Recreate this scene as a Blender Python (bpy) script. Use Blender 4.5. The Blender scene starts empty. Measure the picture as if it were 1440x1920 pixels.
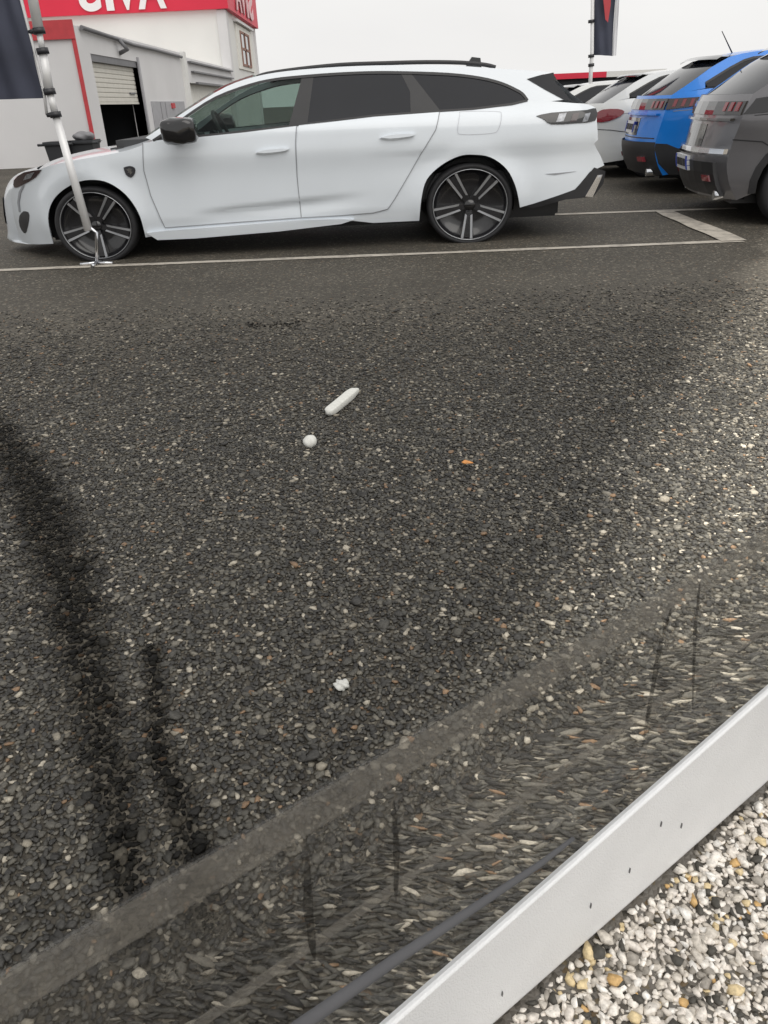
import bpy, bmesh, math, random
import numpy as np
from mathutils import Vector, Matrix
from mathutils.geometry import delaunay_2d_cdt
random.seed(7); RNG = np.random.default_rng(11)
scene = bpy.context.scene
C = scene.collection
rad = math.radians

# ------------------------------------------------------------------ camera
FPX, CAM_H, HORIZON, ROLL = 1450.0, 1.0, 190.0, 2.6
PITCH = math.atan((960 - HORIZON) / FPX)
_f = np.array([0, math.cos(PITCH), -math.sin(PITCH)]); _u = np.array([0, math.sin(PITCH), math.cos(PITCH)]); _r = np.array([1.0, 0, 0])
_a = rad(ROLL)
CR = math.cos(_a) * _r - math.sin(_a) * _u
CU = math.sin(_a) * _r + math.cos(_a) * _u
CF = _f
CO = np.array([0, 0, CAM_H])
cam_d = bpy.data.cameras.new('camera'); cam = bpy.data.objects.new('camera', cam_d); C.objects.link(cam)
cam_d.sensor_fit = 'HORIZONTAL'; cam_d.sensor_width = 36.0; cam_d.lens = 36.0 * FPX / 1440.0
cam_d.clip_start = 0.02; cam_d.clip_end = 2000
cam.matrix_world = Matrix(((CR[0], CU[0], -CF[0], 0), (CR[1], CU[1], -CF[1], 0), (CR[2], CU[2], -CF[2], CAM_H), (0, 0, 0, 1)))
scene.camera = cam
def ray(x, y): return CR * (x - 720) / FPX + CU * (960 - y) / FPX + CF
def gnd(x, y, z=0.0):
    d = ray(x, y); t = (z - CAM_H) / d[2]; return CO + t * d
def on_plane(x, y, p, n):
    d = ray(x, y); n = np.array(n, float); t = np.dot(np.array(p) - CO, n) / np.dot(d, n); return CO + t * d

# ------------------------------------------------------------------ world, sun, exposure
SUN_EL, SUN_AZ = 50.0, 145.0          # azimuth clockwise from +Y: high behind the camera, veiled by cloud
world = bpy.data.worlds.new('World'); scene.world = world; world.use_nodes = True
nt = world.node_tree; nt.nodes.clear()
out = nt.nodes.new('ShaderNodeOutputWorld'); bg = nt.nodes.new('ShaderNodeBackground')
sky = nt.nodes.new('ShaderNodeTexSky'); sky.sky_type = 'NISHITA'; sky.sun_disc = False
sky.sun_elevation = rad(SUN_EL); sky.sun_rotation = rad(SUN_AZ); sky.air_density = 1.0; sky.dust_density = 6.0; sky.ozone_density = 1.0
tc = nt.nodes.new('ShaderNodeTexCoord'); nz = nt.nodes.new('ShaderNodeTexNoise'); nz.inputs['Scale'].default_value = 2.2; nz.inputs['Detail'].default_value = 5
mp = nt.nodes.new('ShaderNodeMapping'); mp.inputs['Scale'].default_value = (1, 1, 3.5)
cr = nt.nodes.new('ShaderNodeValToRGB'); cr.color_ramp.elements[0].position = .3; cr.color_ramp.elements[0].color = (9.0, 8.9, 8.8, 1)
cr.color_ramp.elements[1].position = .75; cr.color_ramp.elements[1].color = (9.9, 9.8, 9.6, 1)
mx = nt.nodes.new('ShaderNodeMix'); mx.data_type = 'RGBA'; mx.inputs['Factor'].default_value = 0.95   # cloud deck hides nearly all of the clear sky
nt.links.new(tc.outputs['Generated'], mp.inputs['Vector']); nt.links.new(mp.outputs['Vector'], nz.inputs['Vector'])
nt.links.new(nz.outputs['Fac'], cr.inputs['Fac'])
nt.links.new(sky.outputs['Color'], mx.inputs['A']); nt.links.new(cr.outputs['Color'], mx.inputs['B'])
nt.links.new(mx.outputs['Result'], bg.inputs['Color']); bg.inputs['Strength'].default_value = 0.10
nt.links.new(bg.outputs['Background'], out.inputs['Surface'])
sun_d = bpy.data.lights.new('sun', 'SUN'); sun_d.energy = 1.3; sun_d.angle = rad(60); sun_d.color = (1.0, 0.97, 0.92)
sun = bpy.data.objects.new('sun', sun_d); C.objects.link(sun)
sd = Vector((math.sin(rad(SUN_AZ)) * math.cos(rad(SUN_EL)), math.cos(rad(SUN_AZ)) * math.cos(rad(SUN_EL)), math.sin(rad(SUN_EL))))
sun.rotation_euler = sd.to_track_quat('Z', 'Y').to_euler(); sun.location = (0, -5, 20)
scene.view_settings.view_transform = 'Standard'; scene.view_settings.look = 'None'
scene.view_settings.exposure = 0.0; scene.view_settings.gamma = 1.0; scene.view_settings.use_curve_mapping = False
scene.render.resolution_x = 768; scene.render.resolution_y = 1024; scene.render.engine = 'CYCLES'

# ------------------------------------------------------------------ materials
def _new(name):
    m = bpy.data.materials.new(name); m.use_nodes = True
    return m, m.node_tree, m.node_tree.nodes['Principled BSDF']
def mat(name, col, rough=.5, metal=0.0, coat=0.0, var=.08, scale=6.0, bump=0.0, bscale=60.0, spec=.5):
    m, t, b = _new(name)
    geo = t.nodes.new('ShaderNodeNewGeometry'); n = t.nodes.new('ShaderNodeTexNoise'); n.inputs['Scale'].default_value = scale; n.inputs['Detail'].default_value = 6
    t.links.new(geo.outputs['Position'], n.inputs['Vector'])
    r = t.nodes.new('ShaderNodeValToRGB'); r.color_ramp.elements[0].position = .3; r.color_ramp.elements[1].position = .7
    r.color_ramp.elements[0].color = tuple(c * (1 - var) for c in col) + (1,); r.color_ramp.elements[1].color = tuple(min(1, c * (1 + var)) for c in col) + (1,)
    t.links.new(n.outputs['Fac'], r.inputs['Fac']); t.links.new(r.outputs['Color'], b.inputs['Base Color'])
    b.inputs['Roughness'].default_value = rough; b.inputs['Metallic'].default_value = metal
    b.inputs['Coat Weight'].default_value = coat; b.inputs['Coat Roughness'].default_value = .06
    b.inputs['Specular IOR Level'].default_value = spec
    if bump:
        n2 = t.nodes.new('ShaderNodeTexNoise'); n2.inputs['Scale'].default_value = bscale; n2.inputs['Detail'].default_value = 4
        t.links.new(geo.outputs['Position'], n2.inputs['Vector'])
        bp = t.nodes.new('ShaderNodeBump'); bp.inputs['Strength'].default_value = bump; bp.inputs['Distance'].default_value = .01
        t.links.new(n2.outputs['Fac'], bp.inputs['Height']); t.links.new(bp.outputs['Normal'], b.inputs['Normal'])
    return m
def glass_mat(name, tint, mix, rough=.02):
    """car window: part see-through film, part glossy dark glass"""
    m = bpy.data.materials.new(name); m.use_nodes = True; t = m.node_tree; t.nodes.clear()
    o = t.nodes.new('ShaderNodeOutputMaterial'); tr = t.nodes.new('ShaderNodeBsdfTransparent'); tr.inputs['Color'].default_value = (*tint, 1)
    p = t.nodes.new('ShaderNodeBsdfPrincipled'); p.inputs['Base Color'].default_value = (.012, .014, .016, 1); p.inputs['Roughness'].default_value = rough
    s = t.nodes.new('ShaderNodeMixShader'); s.inputs['Fac'].default_value = mix
    t.links.new(tr.outputs[0], s.inputs[1]); t.links.new(p.outputs[0], s.inputs[2]); t.links.new(s.outputs[0], o.inputs['Surface'])
    return m
PAL_DARK = [(0, (.024, .0225, .020)), (.14, (.040, .038, .034)), (.38, (.058, .055, .047)), (.60, (.078, .073, .061)), (.76, (.108, .100, .082)), (.86, (.155, .142, .115)), (.925, (.24, .215, .17)), (.962, (.21, .135, .08)), (.974, (.37, .335, .27))]
PAL_PALE = [(0, (.07, .065, .055)), (.08, (.34, .31, .27)), (.18, (.62, .57, .50)), (.36, (.78, .72, .65)), (.64, (.84, .79, .72)), (.84, (.70, .56, .33)), (.885, (.62, .40, .17)), (.905, (.86, .83, .78))]  # same stone as the lane; brighter direct exposure put into the colours
def ramp(t, pal):
    r = t.nodes.new('ShaderNodeValToRGB'); r.color_ramp.interpolation = 'CONSTANT'; e = r.color_ramp.elements
    while len(e) < len(pal): e.new(.5)
    for el, (p, c) in zip(e, pal): el.position = p; el.color = (*c, 1)
    return r
def sheen_nodes(t, geo):
    """paler asphalt on the right of the lane: uneven sheen painted into the colour"""
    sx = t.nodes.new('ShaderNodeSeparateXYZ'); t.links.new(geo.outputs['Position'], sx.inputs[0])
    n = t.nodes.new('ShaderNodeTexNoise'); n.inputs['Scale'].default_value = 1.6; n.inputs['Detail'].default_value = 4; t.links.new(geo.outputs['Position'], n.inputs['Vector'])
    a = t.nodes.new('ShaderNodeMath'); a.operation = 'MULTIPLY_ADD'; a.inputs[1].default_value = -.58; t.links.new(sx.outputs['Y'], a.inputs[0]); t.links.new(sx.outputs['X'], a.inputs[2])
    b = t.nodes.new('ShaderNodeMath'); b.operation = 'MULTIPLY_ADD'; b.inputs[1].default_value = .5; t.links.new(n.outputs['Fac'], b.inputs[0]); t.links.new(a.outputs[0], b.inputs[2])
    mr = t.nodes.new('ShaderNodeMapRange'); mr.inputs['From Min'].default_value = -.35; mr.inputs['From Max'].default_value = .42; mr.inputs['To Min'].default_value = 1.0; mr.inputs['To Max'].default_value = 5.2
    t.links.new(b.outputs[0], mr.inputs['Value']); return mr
def ground_mat(name, pal, cell, sheen=False):
    m, t, b = _new(name)
    geo = t.nodes.new('ShaderNodeNewGeometry')
    v = t.nodes.new('ShaderNodeTexVoronoi'); v.inputs['Scale'].default_value = 1 / cell; t.links.new(geo.outputs['Position'], v.inputs['Vector'])
    ve = t.nodes.new('ShaderNodeTexVoronoi'); ve.feature = 'DISTANCE_TO_EDGE'; ve.inputs['Scale'].default_value = 1 / cell; t.links.new(geo.outputs['Position'], ve.inputs['Vector'])
    sp = t.nodes.new('ShaderNodeSeparateColor'); t.links.new(v.outputs['Color'], sp.inputs[0])
    r = ramp(t, pal); t.links.new(sp.outputs[0], r.inputs['Fac'])
    n = t.nodes.new('ShaderNodeTexNoise'); n.inputs['Scale'].default_value = .9; n.inputs['Detail'].default_value = 6; t.links.new(geo.outputs['Position'], n.inputs['Vector'])
    mr = t.nodes.new('ShaderNodeMapRange'); mr.inputs['From Min'].default_value = .3; mr.inputs['From Max'].default_value = .7; mr.inputs['To Min'].default_value = .8; mr.inputs['To Max'].default_value = 1.2
    t.links.new(n.outputs['Fac'], mr.inputs['Value'])
    mu = t.nodes.new('ShaderNodeVectorMath'); mu.operation = 'SCALE'; mm = t.nodes.new('ShaderNodeMix'); mm.data_type = 'RGBA'; mm.inputs['Factor'].default_value = .55; t.links.new(r.outputs['Color'], mm.inputs['A']); mean = np.array([c for _, c in pal]).mean(0) * .50; mm.inputs['B'].default_value = (*map(float, mean), 1)
    t.links.new(mm.outputs['Result'], mu.inputs[0]); t.links.new(mr.outputs['Result'], mu.inputs['Scale'])
    last = mu.outputs[0]
    if sheen:  # brightens the base colour with the painted sheen
        d = sheen_nodes(t, geo); m2 = t.nodes.new('ShaderNodeVectorMath'); m2.operation = 'SCALE'; t.links.new(last, m2.inputs[0]); t.links.new(d.outputs['Result'], m2.inputs['Scale']); last = m2.outputs[0]
    t.links.new(last, b.inputs['Base Color'])
    b.inputs['Roughness'].default_value = .7; b.inputs['Specular IOR Level'].default_value = .22
    bp = t.nodes.new('ShaderNodeBump'); bp.inputs['Strength'].default_value = .6; bp.inputs['Distance'].default_value = .006
    t.links.new(ve.outputs['Distance'], bp.inputs['Height']); t.links.new(bp.outputs['Normal'], b.inputs['Normal'])
    return m
def stone_mat(name, pal, rough, sheen=False):
    m, t, b = _new(name)
    at = t.nodes.new('ShaderNodeAttribute'); at.attribute_name = 'tone'; r = ramp(t, pal); t.links.new(at.outputs['Fac'], r.inputs['Fac'])
    st = t.nodes.new('ShaderNodeAttribute'); st.attribute_name = 'streak'
    geo = t.nodes.new('ShaderNodeNewGeometry'); n = t.nodes.new('ShaderNodeTexNoise'); n.inputs['Scale'].default_value = 170; n.inputs['Detail'].default_value = 3; t.links.new(geo.outputs['Position'], n.inputs['Vector'])
    mr = t.nodes.new('ShaderNodeMapRange'); mr.inputs['From Min'].default_value = .3; mr.inputs['From Max'].default_value = .7; mr.inputs['To Min'].default_value = .7; mr.inputs['To Max'].default_value = 1.25
    t.links.new(n.outputs['Fac'], mr.inputs['Value'])
    k = t.nodes.new('ShaderNodeMath'); k.operation = 'MULTIPLY'; t.links.new(mr.outputs['Result'], k.inputs[0]); t.links.new(st.outputs['Fac'], k.inputs[1])
    mu = t.nodes.new('ShaderNodeVectorMath'); mu.operation = 'SCALE'; t.links.new(r.outputs['Color'], mu.inputs[0]); t.links.new(k.outputs[0], mu.inputs['Scale'])
    last = mu.outputs[0]
    if sheen:
        d = sheen_nodes(t, geo); m2 = t.nodes.new('ShaderNodeVectorMath'); m2.operation = 'SCALE'; t.links.new(last, m2.inputs[0]); t.links.new(d.outputs['Result'], m2.inputs['Scale']); last = m2.outputs[0]
    t.links.new(last, b.inputs['Base Color'])
    b.inputs['Roughness'].default_value = rough
    sp = t.nodes.new('ShaderNodeMath'); sp.operation = 'MULTIPLY'; sp.inputs[1].default_value = .4; t.links.new(st.outputs['Fac'], sp.inputs[0]); t.links.new(sp.outputs[0], b.inputs['Specular IOR Level'])
    return m
M = dict(
    asphalt=ground_mat('asphalt', PAL_DARK, .012, True), pale=ground_mat('bright_exposure_bed', [(p, tuple(c * .3 for c in q)) for p, q in PAL_PALE], .008),
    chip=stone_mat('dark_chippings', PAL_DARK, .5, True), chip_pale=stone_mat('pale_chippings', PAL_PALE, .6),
    white=mat('white_paint', (.69, .735, .78), .3, coat=.8, var=.02, scale=3), blue=mat('blue_paint', (.0, .20, .72), .32, .05, .5, .05),
    grey=mat('grey_metallic_paint', (.15, .147, .155), .32, .5, .9, .05), white2=mat('pearl_white_paint', (.64, .65, .64), .3, coat=.8, var=.02),
    red=mat('red_paint', (.35, .02, .03), .3, coat=.8), seam=mat('panel_gap', (.27, .28, .30), .6),
    black=mat('black_plastic', (.018, .018, .02), .45, var=.15), gloss=mat('gloss_black', (.008, .008, .009), .12, coat=.6),
    tyre=mat('tyre_rubber', (.016, .016, .018), .75, var=.2, scale=30), rim=mat('gloss_black_rim', (.012, .012, .014), .25, coat=.5), silver=mat('machined_alloy', (.46, .47, .49), .3, .85, var=.05),
    chrome=mat('chrome', (.7, .71, .74), .15, 1.0), privacy=mat('privacy_glass', (.012, .0135, .018), .06, coat=.0, var=.05, spec=.2),
    glass=glass_mat('clear_car_glass', (.78, .85, .82), .16), screen=glass_mat('windscreen_glass', (.55, .64, .62), .35),
    lamp=mat('red_lamp_lens', (.22, .02, .03), .12, coat=.8), lampd=mat('smoked_lamp_lens', (.03, .012, .014), .1, coat=.8, var=.3, scale=20), lampw=mat('clear_lamp_lens', (.25, .26, .28), .12, .5, coat=.8, var=.5, scale=30),
    seat=mat('grey_fabric', (.10, .105, .11), .85), inner=mat('interior_trim', (.05, .052, .055), .8), pale_in=mat('pale_green_cover', (.45, .56, .50), .6, var=.25, scale=12),
    plate=mat('number_plate', (.62, .63, .64), .4, var=.12, scale=40), ink=mat('plate_ink', (.03, .03, .035), .5), eu=mat('plate_blue_band', (.02, .05, .35), .5),
    wall=mat('grey_render', (.68, .675, .68), .85, var=.05, scale=.7, bump=.15, bscale=25), wall2=mat('pale_grey_cladding', (.74, .74, .72), .8, var=.04, scale=.5), trimw=mat('pale_stone_trim', (.76, .75, .70), .8),
    redsign=mat('red_sign_panel', (.66, .02, .055), .5, var=.04, scale=.6), reddull=mat('faded_red_band', (.50, .05, .06), .6, var=.1), letter=mat('white_letter', (.82, .80, .80), .5, var=.02), pink=mat('faded_pink_letter', (.75, .48, .50), .5, var=.1, scale=3),
    shutter=mat('cream_shutter', (.66, .64, .58), .6, var=.05), dark=mat('dark_interior', (.025, .028, .032), .9), brown=mat('brown_board', (.22, .17, .14), .8), pipe=mat('grey_pipe', (.16, .16, .17), .5), steel=mat('grey_steel_door', (.36, .36, .38), .5),
    frame=mat('brown_window_frame', (.28, .14, .10), .6), pane=mat('window_pane', (.10, .11, .12), .05, coat=.4), pole=mat('white_aluminium', (.72, .72, .72), .35, .15), clampm=mat('black_clamp', (.02, .02, .024), .4),
    flag=mat('navy_flag_cloth', (.045, .05, .075), .8, var=.15, scale=4), flagred=mat('red_flag_print', (.45, .06, .07), .8), flagw=mat('white_flag_hem', (.7, .7, .72), .8),
    line=None, bin=mat('dark_bin_plastic', (.03, .032, .036), .5), sack=mat('grey_sack', (.20, .20, .21), .6), rail=mat('light_grey_moulding', (.76, .765, .77), .5, var=.03, scale=14, bump=.25, bscale=420), mark=mat('scuff_dirt', (.16, .16, .16), .8),
    rail_refl=mat('grey_rail_reflection', (.085, .085, .09), .9, var=.1), chalk=mat('white_litter', (.62, .62, .58), .8, var=.08, scale=60), leaf=mat('orange_leaf', (.55, .24, .07), .7, var=.2, scale=80), droplet=mat('white_paint_chip', (.55, .55, .52), .8))
def line_mat():
    m, t, b = _new('worn_line_paint'); geo = t.nodes.new('ShaderNodeNewGeometry'); n = t.nodes.new('ShaderNodeTexNoise'); n.inputs['Scale'].default_value = 9; n.inputs['Detail'].default_value = 8; n.inputs['Roughness'].default_value = .75
    t.links.new(geo.outputs['Position'], n.inputs['Vector']); r = t.nodes.new('ShaderNodeValToRGB'); e = r.color_ramp.elements
    e[0].position = .30; e[0].color = (.17, .155, .135, 1); e[1].position = .55; e[1].color = (.46, .42, .36, 1)
    t.links.new(n.outputs['Fac'], r.inputs['Fac']); t.links.new(r.outputs['Color'], b.inputs['Base Color']); b.inputs['Roughness'].default_value = .7; return m
M['line'] = line_mat(); M['flapgap'] = mat('pale_panel_gap', (.48, .49, .52), .5)

# ------------------------------------------------------------------ helpers
def empty(name, loc, label, cat, group=None, rot=None):
    o = bpy.data.objects.new(name, None); C.objects.link(o); o.location = loc; o.empty_display_size = .1
    if rot is not None: o.rotation_euler = rot
    o['label'] = label; o['category'] = cat
    if group: o['group'] = group
    return o
def link(name, me, m, parent=None, smooth=False):
    o = bpy.data.objects.new(name, me); C.objects.link(o)
    if m is not None: me.materials.append(m)
    if smooth: me.polygons.foreach_set('use_smooth', [True] * len(me.polygons))
    if parent is not None:
        o.parent = parent                      # meshes are written in world space; roots carry no rotation
        o.location = -Vector(parent_world(parent))
    return o
def parent_world(p):
    v = Vector((0, 0, 0))
    while p is not None: v += Vector(p.location); p = p.parent
    return v
def pydata(name, vs, fs, m, parent=None, smooth=False):
    me = bpy.data.meshes.new(name); me.from_pydata([tuple(map(float, v)) for v in vs], [], fs); me.update()
    return link(name, me, m, parent, smooth)
def tag(o, label, cat, group=None):
    o['label'] = label; o['category'] = cat
    if group: o['group'] = group
    return o
def boxm(name, lo, hi, m, parent=None, bevel=0.0):
    bm = bmesh.new(); bmesh.ops.create_cube(bm, size=1)
    for v in bm.verts: v.co = Vector([lo[i] + (v.co[i] + .5) * (hi[i] - lo[i]) for i in range(3)])
    if bevel: bmesh.ops.bevel(bm, geom=bm.edges[:], offset=bevel, segments=2, affect='EDGES')
    me = bpy.data.meshes.new(name); bm.to_mesh(me); bm.free(); return link(name, me, m, parent)
def tube(name, pts, r, m, parent=None, seg=12, r2=None):
    pts = [np.array(p, float) for p in pts]; vs = []; fs = []; n = len(pts)
    for i, p in enumerate(pts):
        d = pts[min(i + 1, n - 1)] - pts[max(i - 1, 0)]; d /= np.linalg.norm(d)
        a = np.cross(d, [0.3, .9, .2]); a /= np.linalg.norm(a); b = np.cross(d, a)
        rr = r if r2 is None else r + (r2 - r) * i / (n - 1)
        for k in range(seg):
            t = 2 * math.pi * k / seg; vs.append(p + rr * (math.cos(t) * a + math.sin(t) * b))
    for i in range(n - 1):
        for k in range(seg): fs.append((i * seg + k, i * seg + (k + 1) % seg, (i + 1) * seg + (k + 1) % seg, (i + 1) * seg + k))
    fs.append(tuple(range(seg))[::-1]); fs.append(tuple((n - 1) * seg + k for k in range(seg)))
    o = pydata(name, vs, fs, m, parent); me = o.data
    me.polygons.foreach_set('use_smooth', [True] * (len(fs) - 2) + [False] * 2); return o
def prism(name, poly, thick, m, parent=None):
    """poly: world points of a flat outline, thick: offset vector"""
    p = [np.array(q, float) for q in poly]; n = len(p); t = np.array(thick, float)
    vs = p + [q + t for q in p]; fs = [tuple(range(n)), tuple(range(n, 2 * n))[::-1]] + [(i, i + n, (i + 1) % n + n, (i + 1) % n) for i in range(n)]
    o = pydata(name, vs, fs, m, parent); bm = bmesh.new(); bm.from_mesh(o.data); bmesh.ops.recalc_face_normals(bm, faces=bm.faces); bm.to_mesh(o.data); bm.free(); return o

# ------------------------------------------------------------------ ground
g = pydata('ground', [(-300, -60, 0), (300, -60, 0), (300, 700, 0), (-300, 700, 0)], [(0, 1, 2, 3)], M['asphalt']); g['kind'] = 'structure'
RB0, RB1 = gnd(940, 1920), gnd(1440, 1475)          # foot of the grey moulding
RD = (RB1 - RB0) / np.linalg.norm(RB1 - RB0); RN = np.array([RD[1], -RD[0], 0.0])      # RN points to the camera side
def rail_pt(s, off=0.0, z=0.0): p = RB0 + RD * s + RN * off; return np.array([p[0], p[1], z])
S0, S1 = -1.1, 2.6
pb = pydata('bright_lane_bed', [rail_pt(-1.6, -.03, .004), rail_pt(3.4, -.03, .004), rail_pt(3.4, 2.2, .004), rail_pt(-1.6, 2.2, .004)], [(0, 3, 2, 1)], M['pale']); pb['kind'] = 'structure'

ICO = None
def icosa():
    bm = bmesh.new(); bmesh.ops.create_icosphere(bm, subdivisions=1, radius=1); v = np.array([q.co[:] for q in bm.verts]); f = np.array([[a.index for a in q.verts] for q in bm.faces]); bm.free(); return v, f
IV, IF = icosa()
def stones(name, xy, rmean, m, label, streak=None, zsink=.35, flat=.6, ripple_stretch=None):
    n = len(xy); nv = len(IV)
    R_ = rmean * np.exp(RNG.normal(0, .28, n)); sc = np.stack([R_ * RNG.uniform(.8, 1.35, n), R_ * RNG.uniform(.65, 1.0, n), R_ * flat * RNG.uniform(.6, 1.1, n)], 1)
    P = IV[None] * (1 + RNG.uniform(-.28, .28, (n, nv, 1)))
    for _ in range(4):
        d = RNG.normal(0, 1, (n, 1, 3)); d /= np.linalg.norm(d, axis=2, keepdims=True); e = np.maximum((P * d).sum(2, keepdims=True) - .45, 0); P = P - e * d
    P[:, :, 2] = np.minimum(P[:, :, 2], .55)
    P = P * sc[:, None, :]
    tx = RNG.uniform(-.28, .28, n); c, s = np.cos(tx), np.sin(tx)
    y = P[:, :, 1] * c[:, None] - P[:, :, 2] * s[:, None]; z = P[:, :, 1] * s[:, None] + P[:, :, 2] * c[:, None]; P[:, :, 1] = y; P[:, :, 2] = z
    a = RNG.uniform(0, 6.283, n)
    if ripple_stretch is not None: a = np.where(ripple_stretch, RNG.normal(-.12, .3, n), a); P[:, :, 0] *= np.where(ripple_stretch, 1.9, 1.0)[:, None]; P[:, :, 1] *= np.where(ripple_stretch, .62, 1.0)[:, None]
    c, s = np.cos(a), np.sin(a)
    x = P[:, :, 0] * c[:, None] - P[:, :, 1] * s[:, None]; y = P[:, :, 0] * s[:, None] + P[:, :, 1] * c[:, None]
    P[:, :, 0] = x + xy[:, 0:1]; P[:, :, 1] = y + xy[:, 1:2]; P[:, :, 2] += (sc[:, 2] * zsink)[:, None] + .001
    V = P.reshape(-1, 3).astype(np.float32); F = (IF[None] + (np.arange(n) * nv)[:, None, None]).reshape(-1, 3)
    me = bpy.data.meshes.new(name); me.vertices.add(len(V)); me.vertices.foreach_set('co', V.ravel())
    me.loops.add(F.size); me.loops.foreach_set('vertex_index', F.ravel().astype(np.int32))
    me.polygons.add(len(F)); me.polygons.foreach_set('loop_start', np.arange(0, F.size, 3, dtype=np.int32)); me.polygons.foreach_set('loop_total', np.full(len(F), 3, np.int32))
    me.update(calc_edges=True)
    at = me.attributes.new('tone', 'FLOAT', 'POINT'); at.data.foreach_set('value', np.repeat(RNG.uniform(0, 1, n), nv).astype(np.float32))
    st = np.ones(n) if streak is None else streak
    at = me.attributes.new('streak', 'FLOAT', 'POINT'); at.data.foreach_set('value', np.repeat(st, nv).astype(np.float32))
    me.materials.append(m); o = bpy.data.objects.new(name, me); C.objects.link(o); o['kind'] = 'stuff'; o['label'] = label; o['category'] = 'gravel'; return o
def jitter_grid(x0, x1, y0, y1, sp):
    gx, gy = np.meshgrid(np.arange(x0, x1, sp), np.arange(y0, y1, sp * .87)); gx[1::2] += sp / 2
    xy = np.stack([gx.ravel(), gy.ravel()], 1); return xy + RNG.uniform(-.38, .38, xy.shape) * sp
def inside_view(xy, margin=60):
    d = np.concatenate([xy, np.zeros((len(xy), 1))], 1) - CO; z = d @ CF; px = 720 + FPX * (d @ CR) / z; py = 960 - FPX * (d @ CU) / z
    return (px > -160 - margin) & (px < 1600 + margin) & (py < 2080) & (z > 0)
def seg_dist(p, pts, ws):
    best = np.full(len(p), 9.0)
    for (a, wa), (b, wb) in zip(zip(pts[:-1], ws[:-1]), zip(pts[1:], ws[1:])):
        a = np.array(a); b = np.array(b); ab = b - a; t = np.clip(((p - a) @ ab) / (ab @ ab), 0, 1); d = np.linalg.norm(p - (a + t[:, None] * ab), axis=1) / (wa + (wb - wa) * t)
        best = np.minimum(best, d)
    return best
xy = jitter_grid(-3.2, 3.2, .1, 4.6, .0100); side = (xy - RB0[:2]) @ RN[:2]
dark_xy = xy[(side < -.045) & inside_view(xy) & (RNG.uniform(0, 1, len(xy)) < np.clip((4.7 - xy[:, 1]) / 2.4, 0, 1) ** 1.3)]
# two long dark streaks and one dark spot across the chippings
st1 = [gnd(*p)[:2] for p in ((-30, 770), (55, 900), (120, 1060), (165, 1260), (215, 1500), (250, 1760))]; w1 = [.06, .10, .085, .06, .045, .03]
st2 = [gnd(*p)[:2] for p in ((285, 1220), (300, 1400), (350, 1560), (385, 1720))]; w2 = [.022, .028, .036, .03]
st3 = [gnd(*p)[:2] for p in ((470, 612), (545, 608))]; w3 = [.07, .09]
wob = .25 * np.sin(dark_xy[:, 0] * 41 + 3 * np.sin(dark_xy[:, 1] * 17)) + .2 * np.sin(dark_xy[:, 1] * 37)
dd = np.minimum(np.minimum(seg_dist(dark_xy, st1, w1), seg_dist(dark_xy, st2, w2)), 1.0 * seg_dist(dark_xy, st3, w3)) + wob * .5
streak = 1 - .80 * np.clip((1.3 - dd) / .9, 0, 1)
DC = float(RB0[:2] @ RN[:2]) * -1; sl = ((dark_xy - RB0[:2]) @ RN[:2]) > -.80 * DC      # stones stretched in shape to imitate the panel's rippled reflection
stones('dark_chippings', dark_xy, .0068, M['chip'], 'dark grey crushed stone chippings bonded into the asphalt lane', streak, .35, .6, sl)
xy = jitter_grid(-.3, 2.0, .1, 1.7, .0077); side = (xy - RB0[:2]) @ RN[:2]
pale_xy = xy[(side > .006) & (side < 1.0) & inside_view(xy)]
stones('pale_chippings', pale_xy, .0064, M['chip_pale'], 'pale pinkish and yellow chippings, lane stone coloured brighter for exposure, in front of the grey moulding', None, .8, .75)

# painted bay lines
def paint(name, p, q, w, label, zl=.004):
    p = np.array(p, float); q = np.array(q, float); d = (q - p) / np.linalg.norm(q - p); n = np.array([-d[1], d[0], 0]); N = max(3, int(np.linalg.norm(q - p) / .3)); vs = []; fs = []
    for i in range(N + 1):
        c = p + (q - p) * i / N; e = RNG.uniform(-.12, .12, 2) * w
        vs += [c + n * (w / 2 + e[0]), c - n * (w / 2 + e[1])]
    vs = [(v[0], v[1], zl) for v in vs]
    for i in range(N): fs.append((2 * i, 2 * i + 1, 2 * i + 3, 2 * i + 2))
    o = pydata(name, vs, fs, M['line']); o['kind'] = 'structure'; o['label'] = label; return o
paint('bay_line', gnd(-300, 519), gnd(1392, 452), .085, 'worn cream line along the open side of the white estate car bay')
paint('bay_line', gnd(200, 431), gnd(1380, 391), .10, 'worn cream line behind the white estate car')
paint('bay_line', gnd(1243, 396), gnd(1378, 453), .17, 'broad worn cream line dividing the bays beside the grey car', .008)

# ------------------------------------------------------------------ cars
class Frame:
    """near-side frame of a car: u along the car, v into the car, z up; unprojects the traced profile onto the curved flank"""
    def __init__(s, P0, U, hw, inset): s.P0 = np.array(P0, float); s.U = np.array(U, float); s.V = np.array([0, 0, 0.0]); s.hw = hw; s.inset = inset
    def w(s, u, v, z): return s.P0 + s.U * u + s.V * v + np.array([0, 0, z])
    def px(s, x, y, extra=0.0):
        v = 0.0
        for _ in range(12):
            p = on_plane(x, y, s.P0 + s.V * (v + extra), s.V); u = float(np.dot(p - s.P0, s.U)); z = float(p[2]); v = .5 * v + .5 * s.inset(u, z)
        return (u, z)
def mkframe(P0, yaw, hw, inset, flip):
    U = np.array([math.cos(yaw), math.sin(yaw), 0.0]) * (-1 if flip else 1); f = Frame(P0, U, hw, inset); f.V = np.array([-math.sin(yaw), math.cos(yaw), 0.0]); return f
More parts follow.
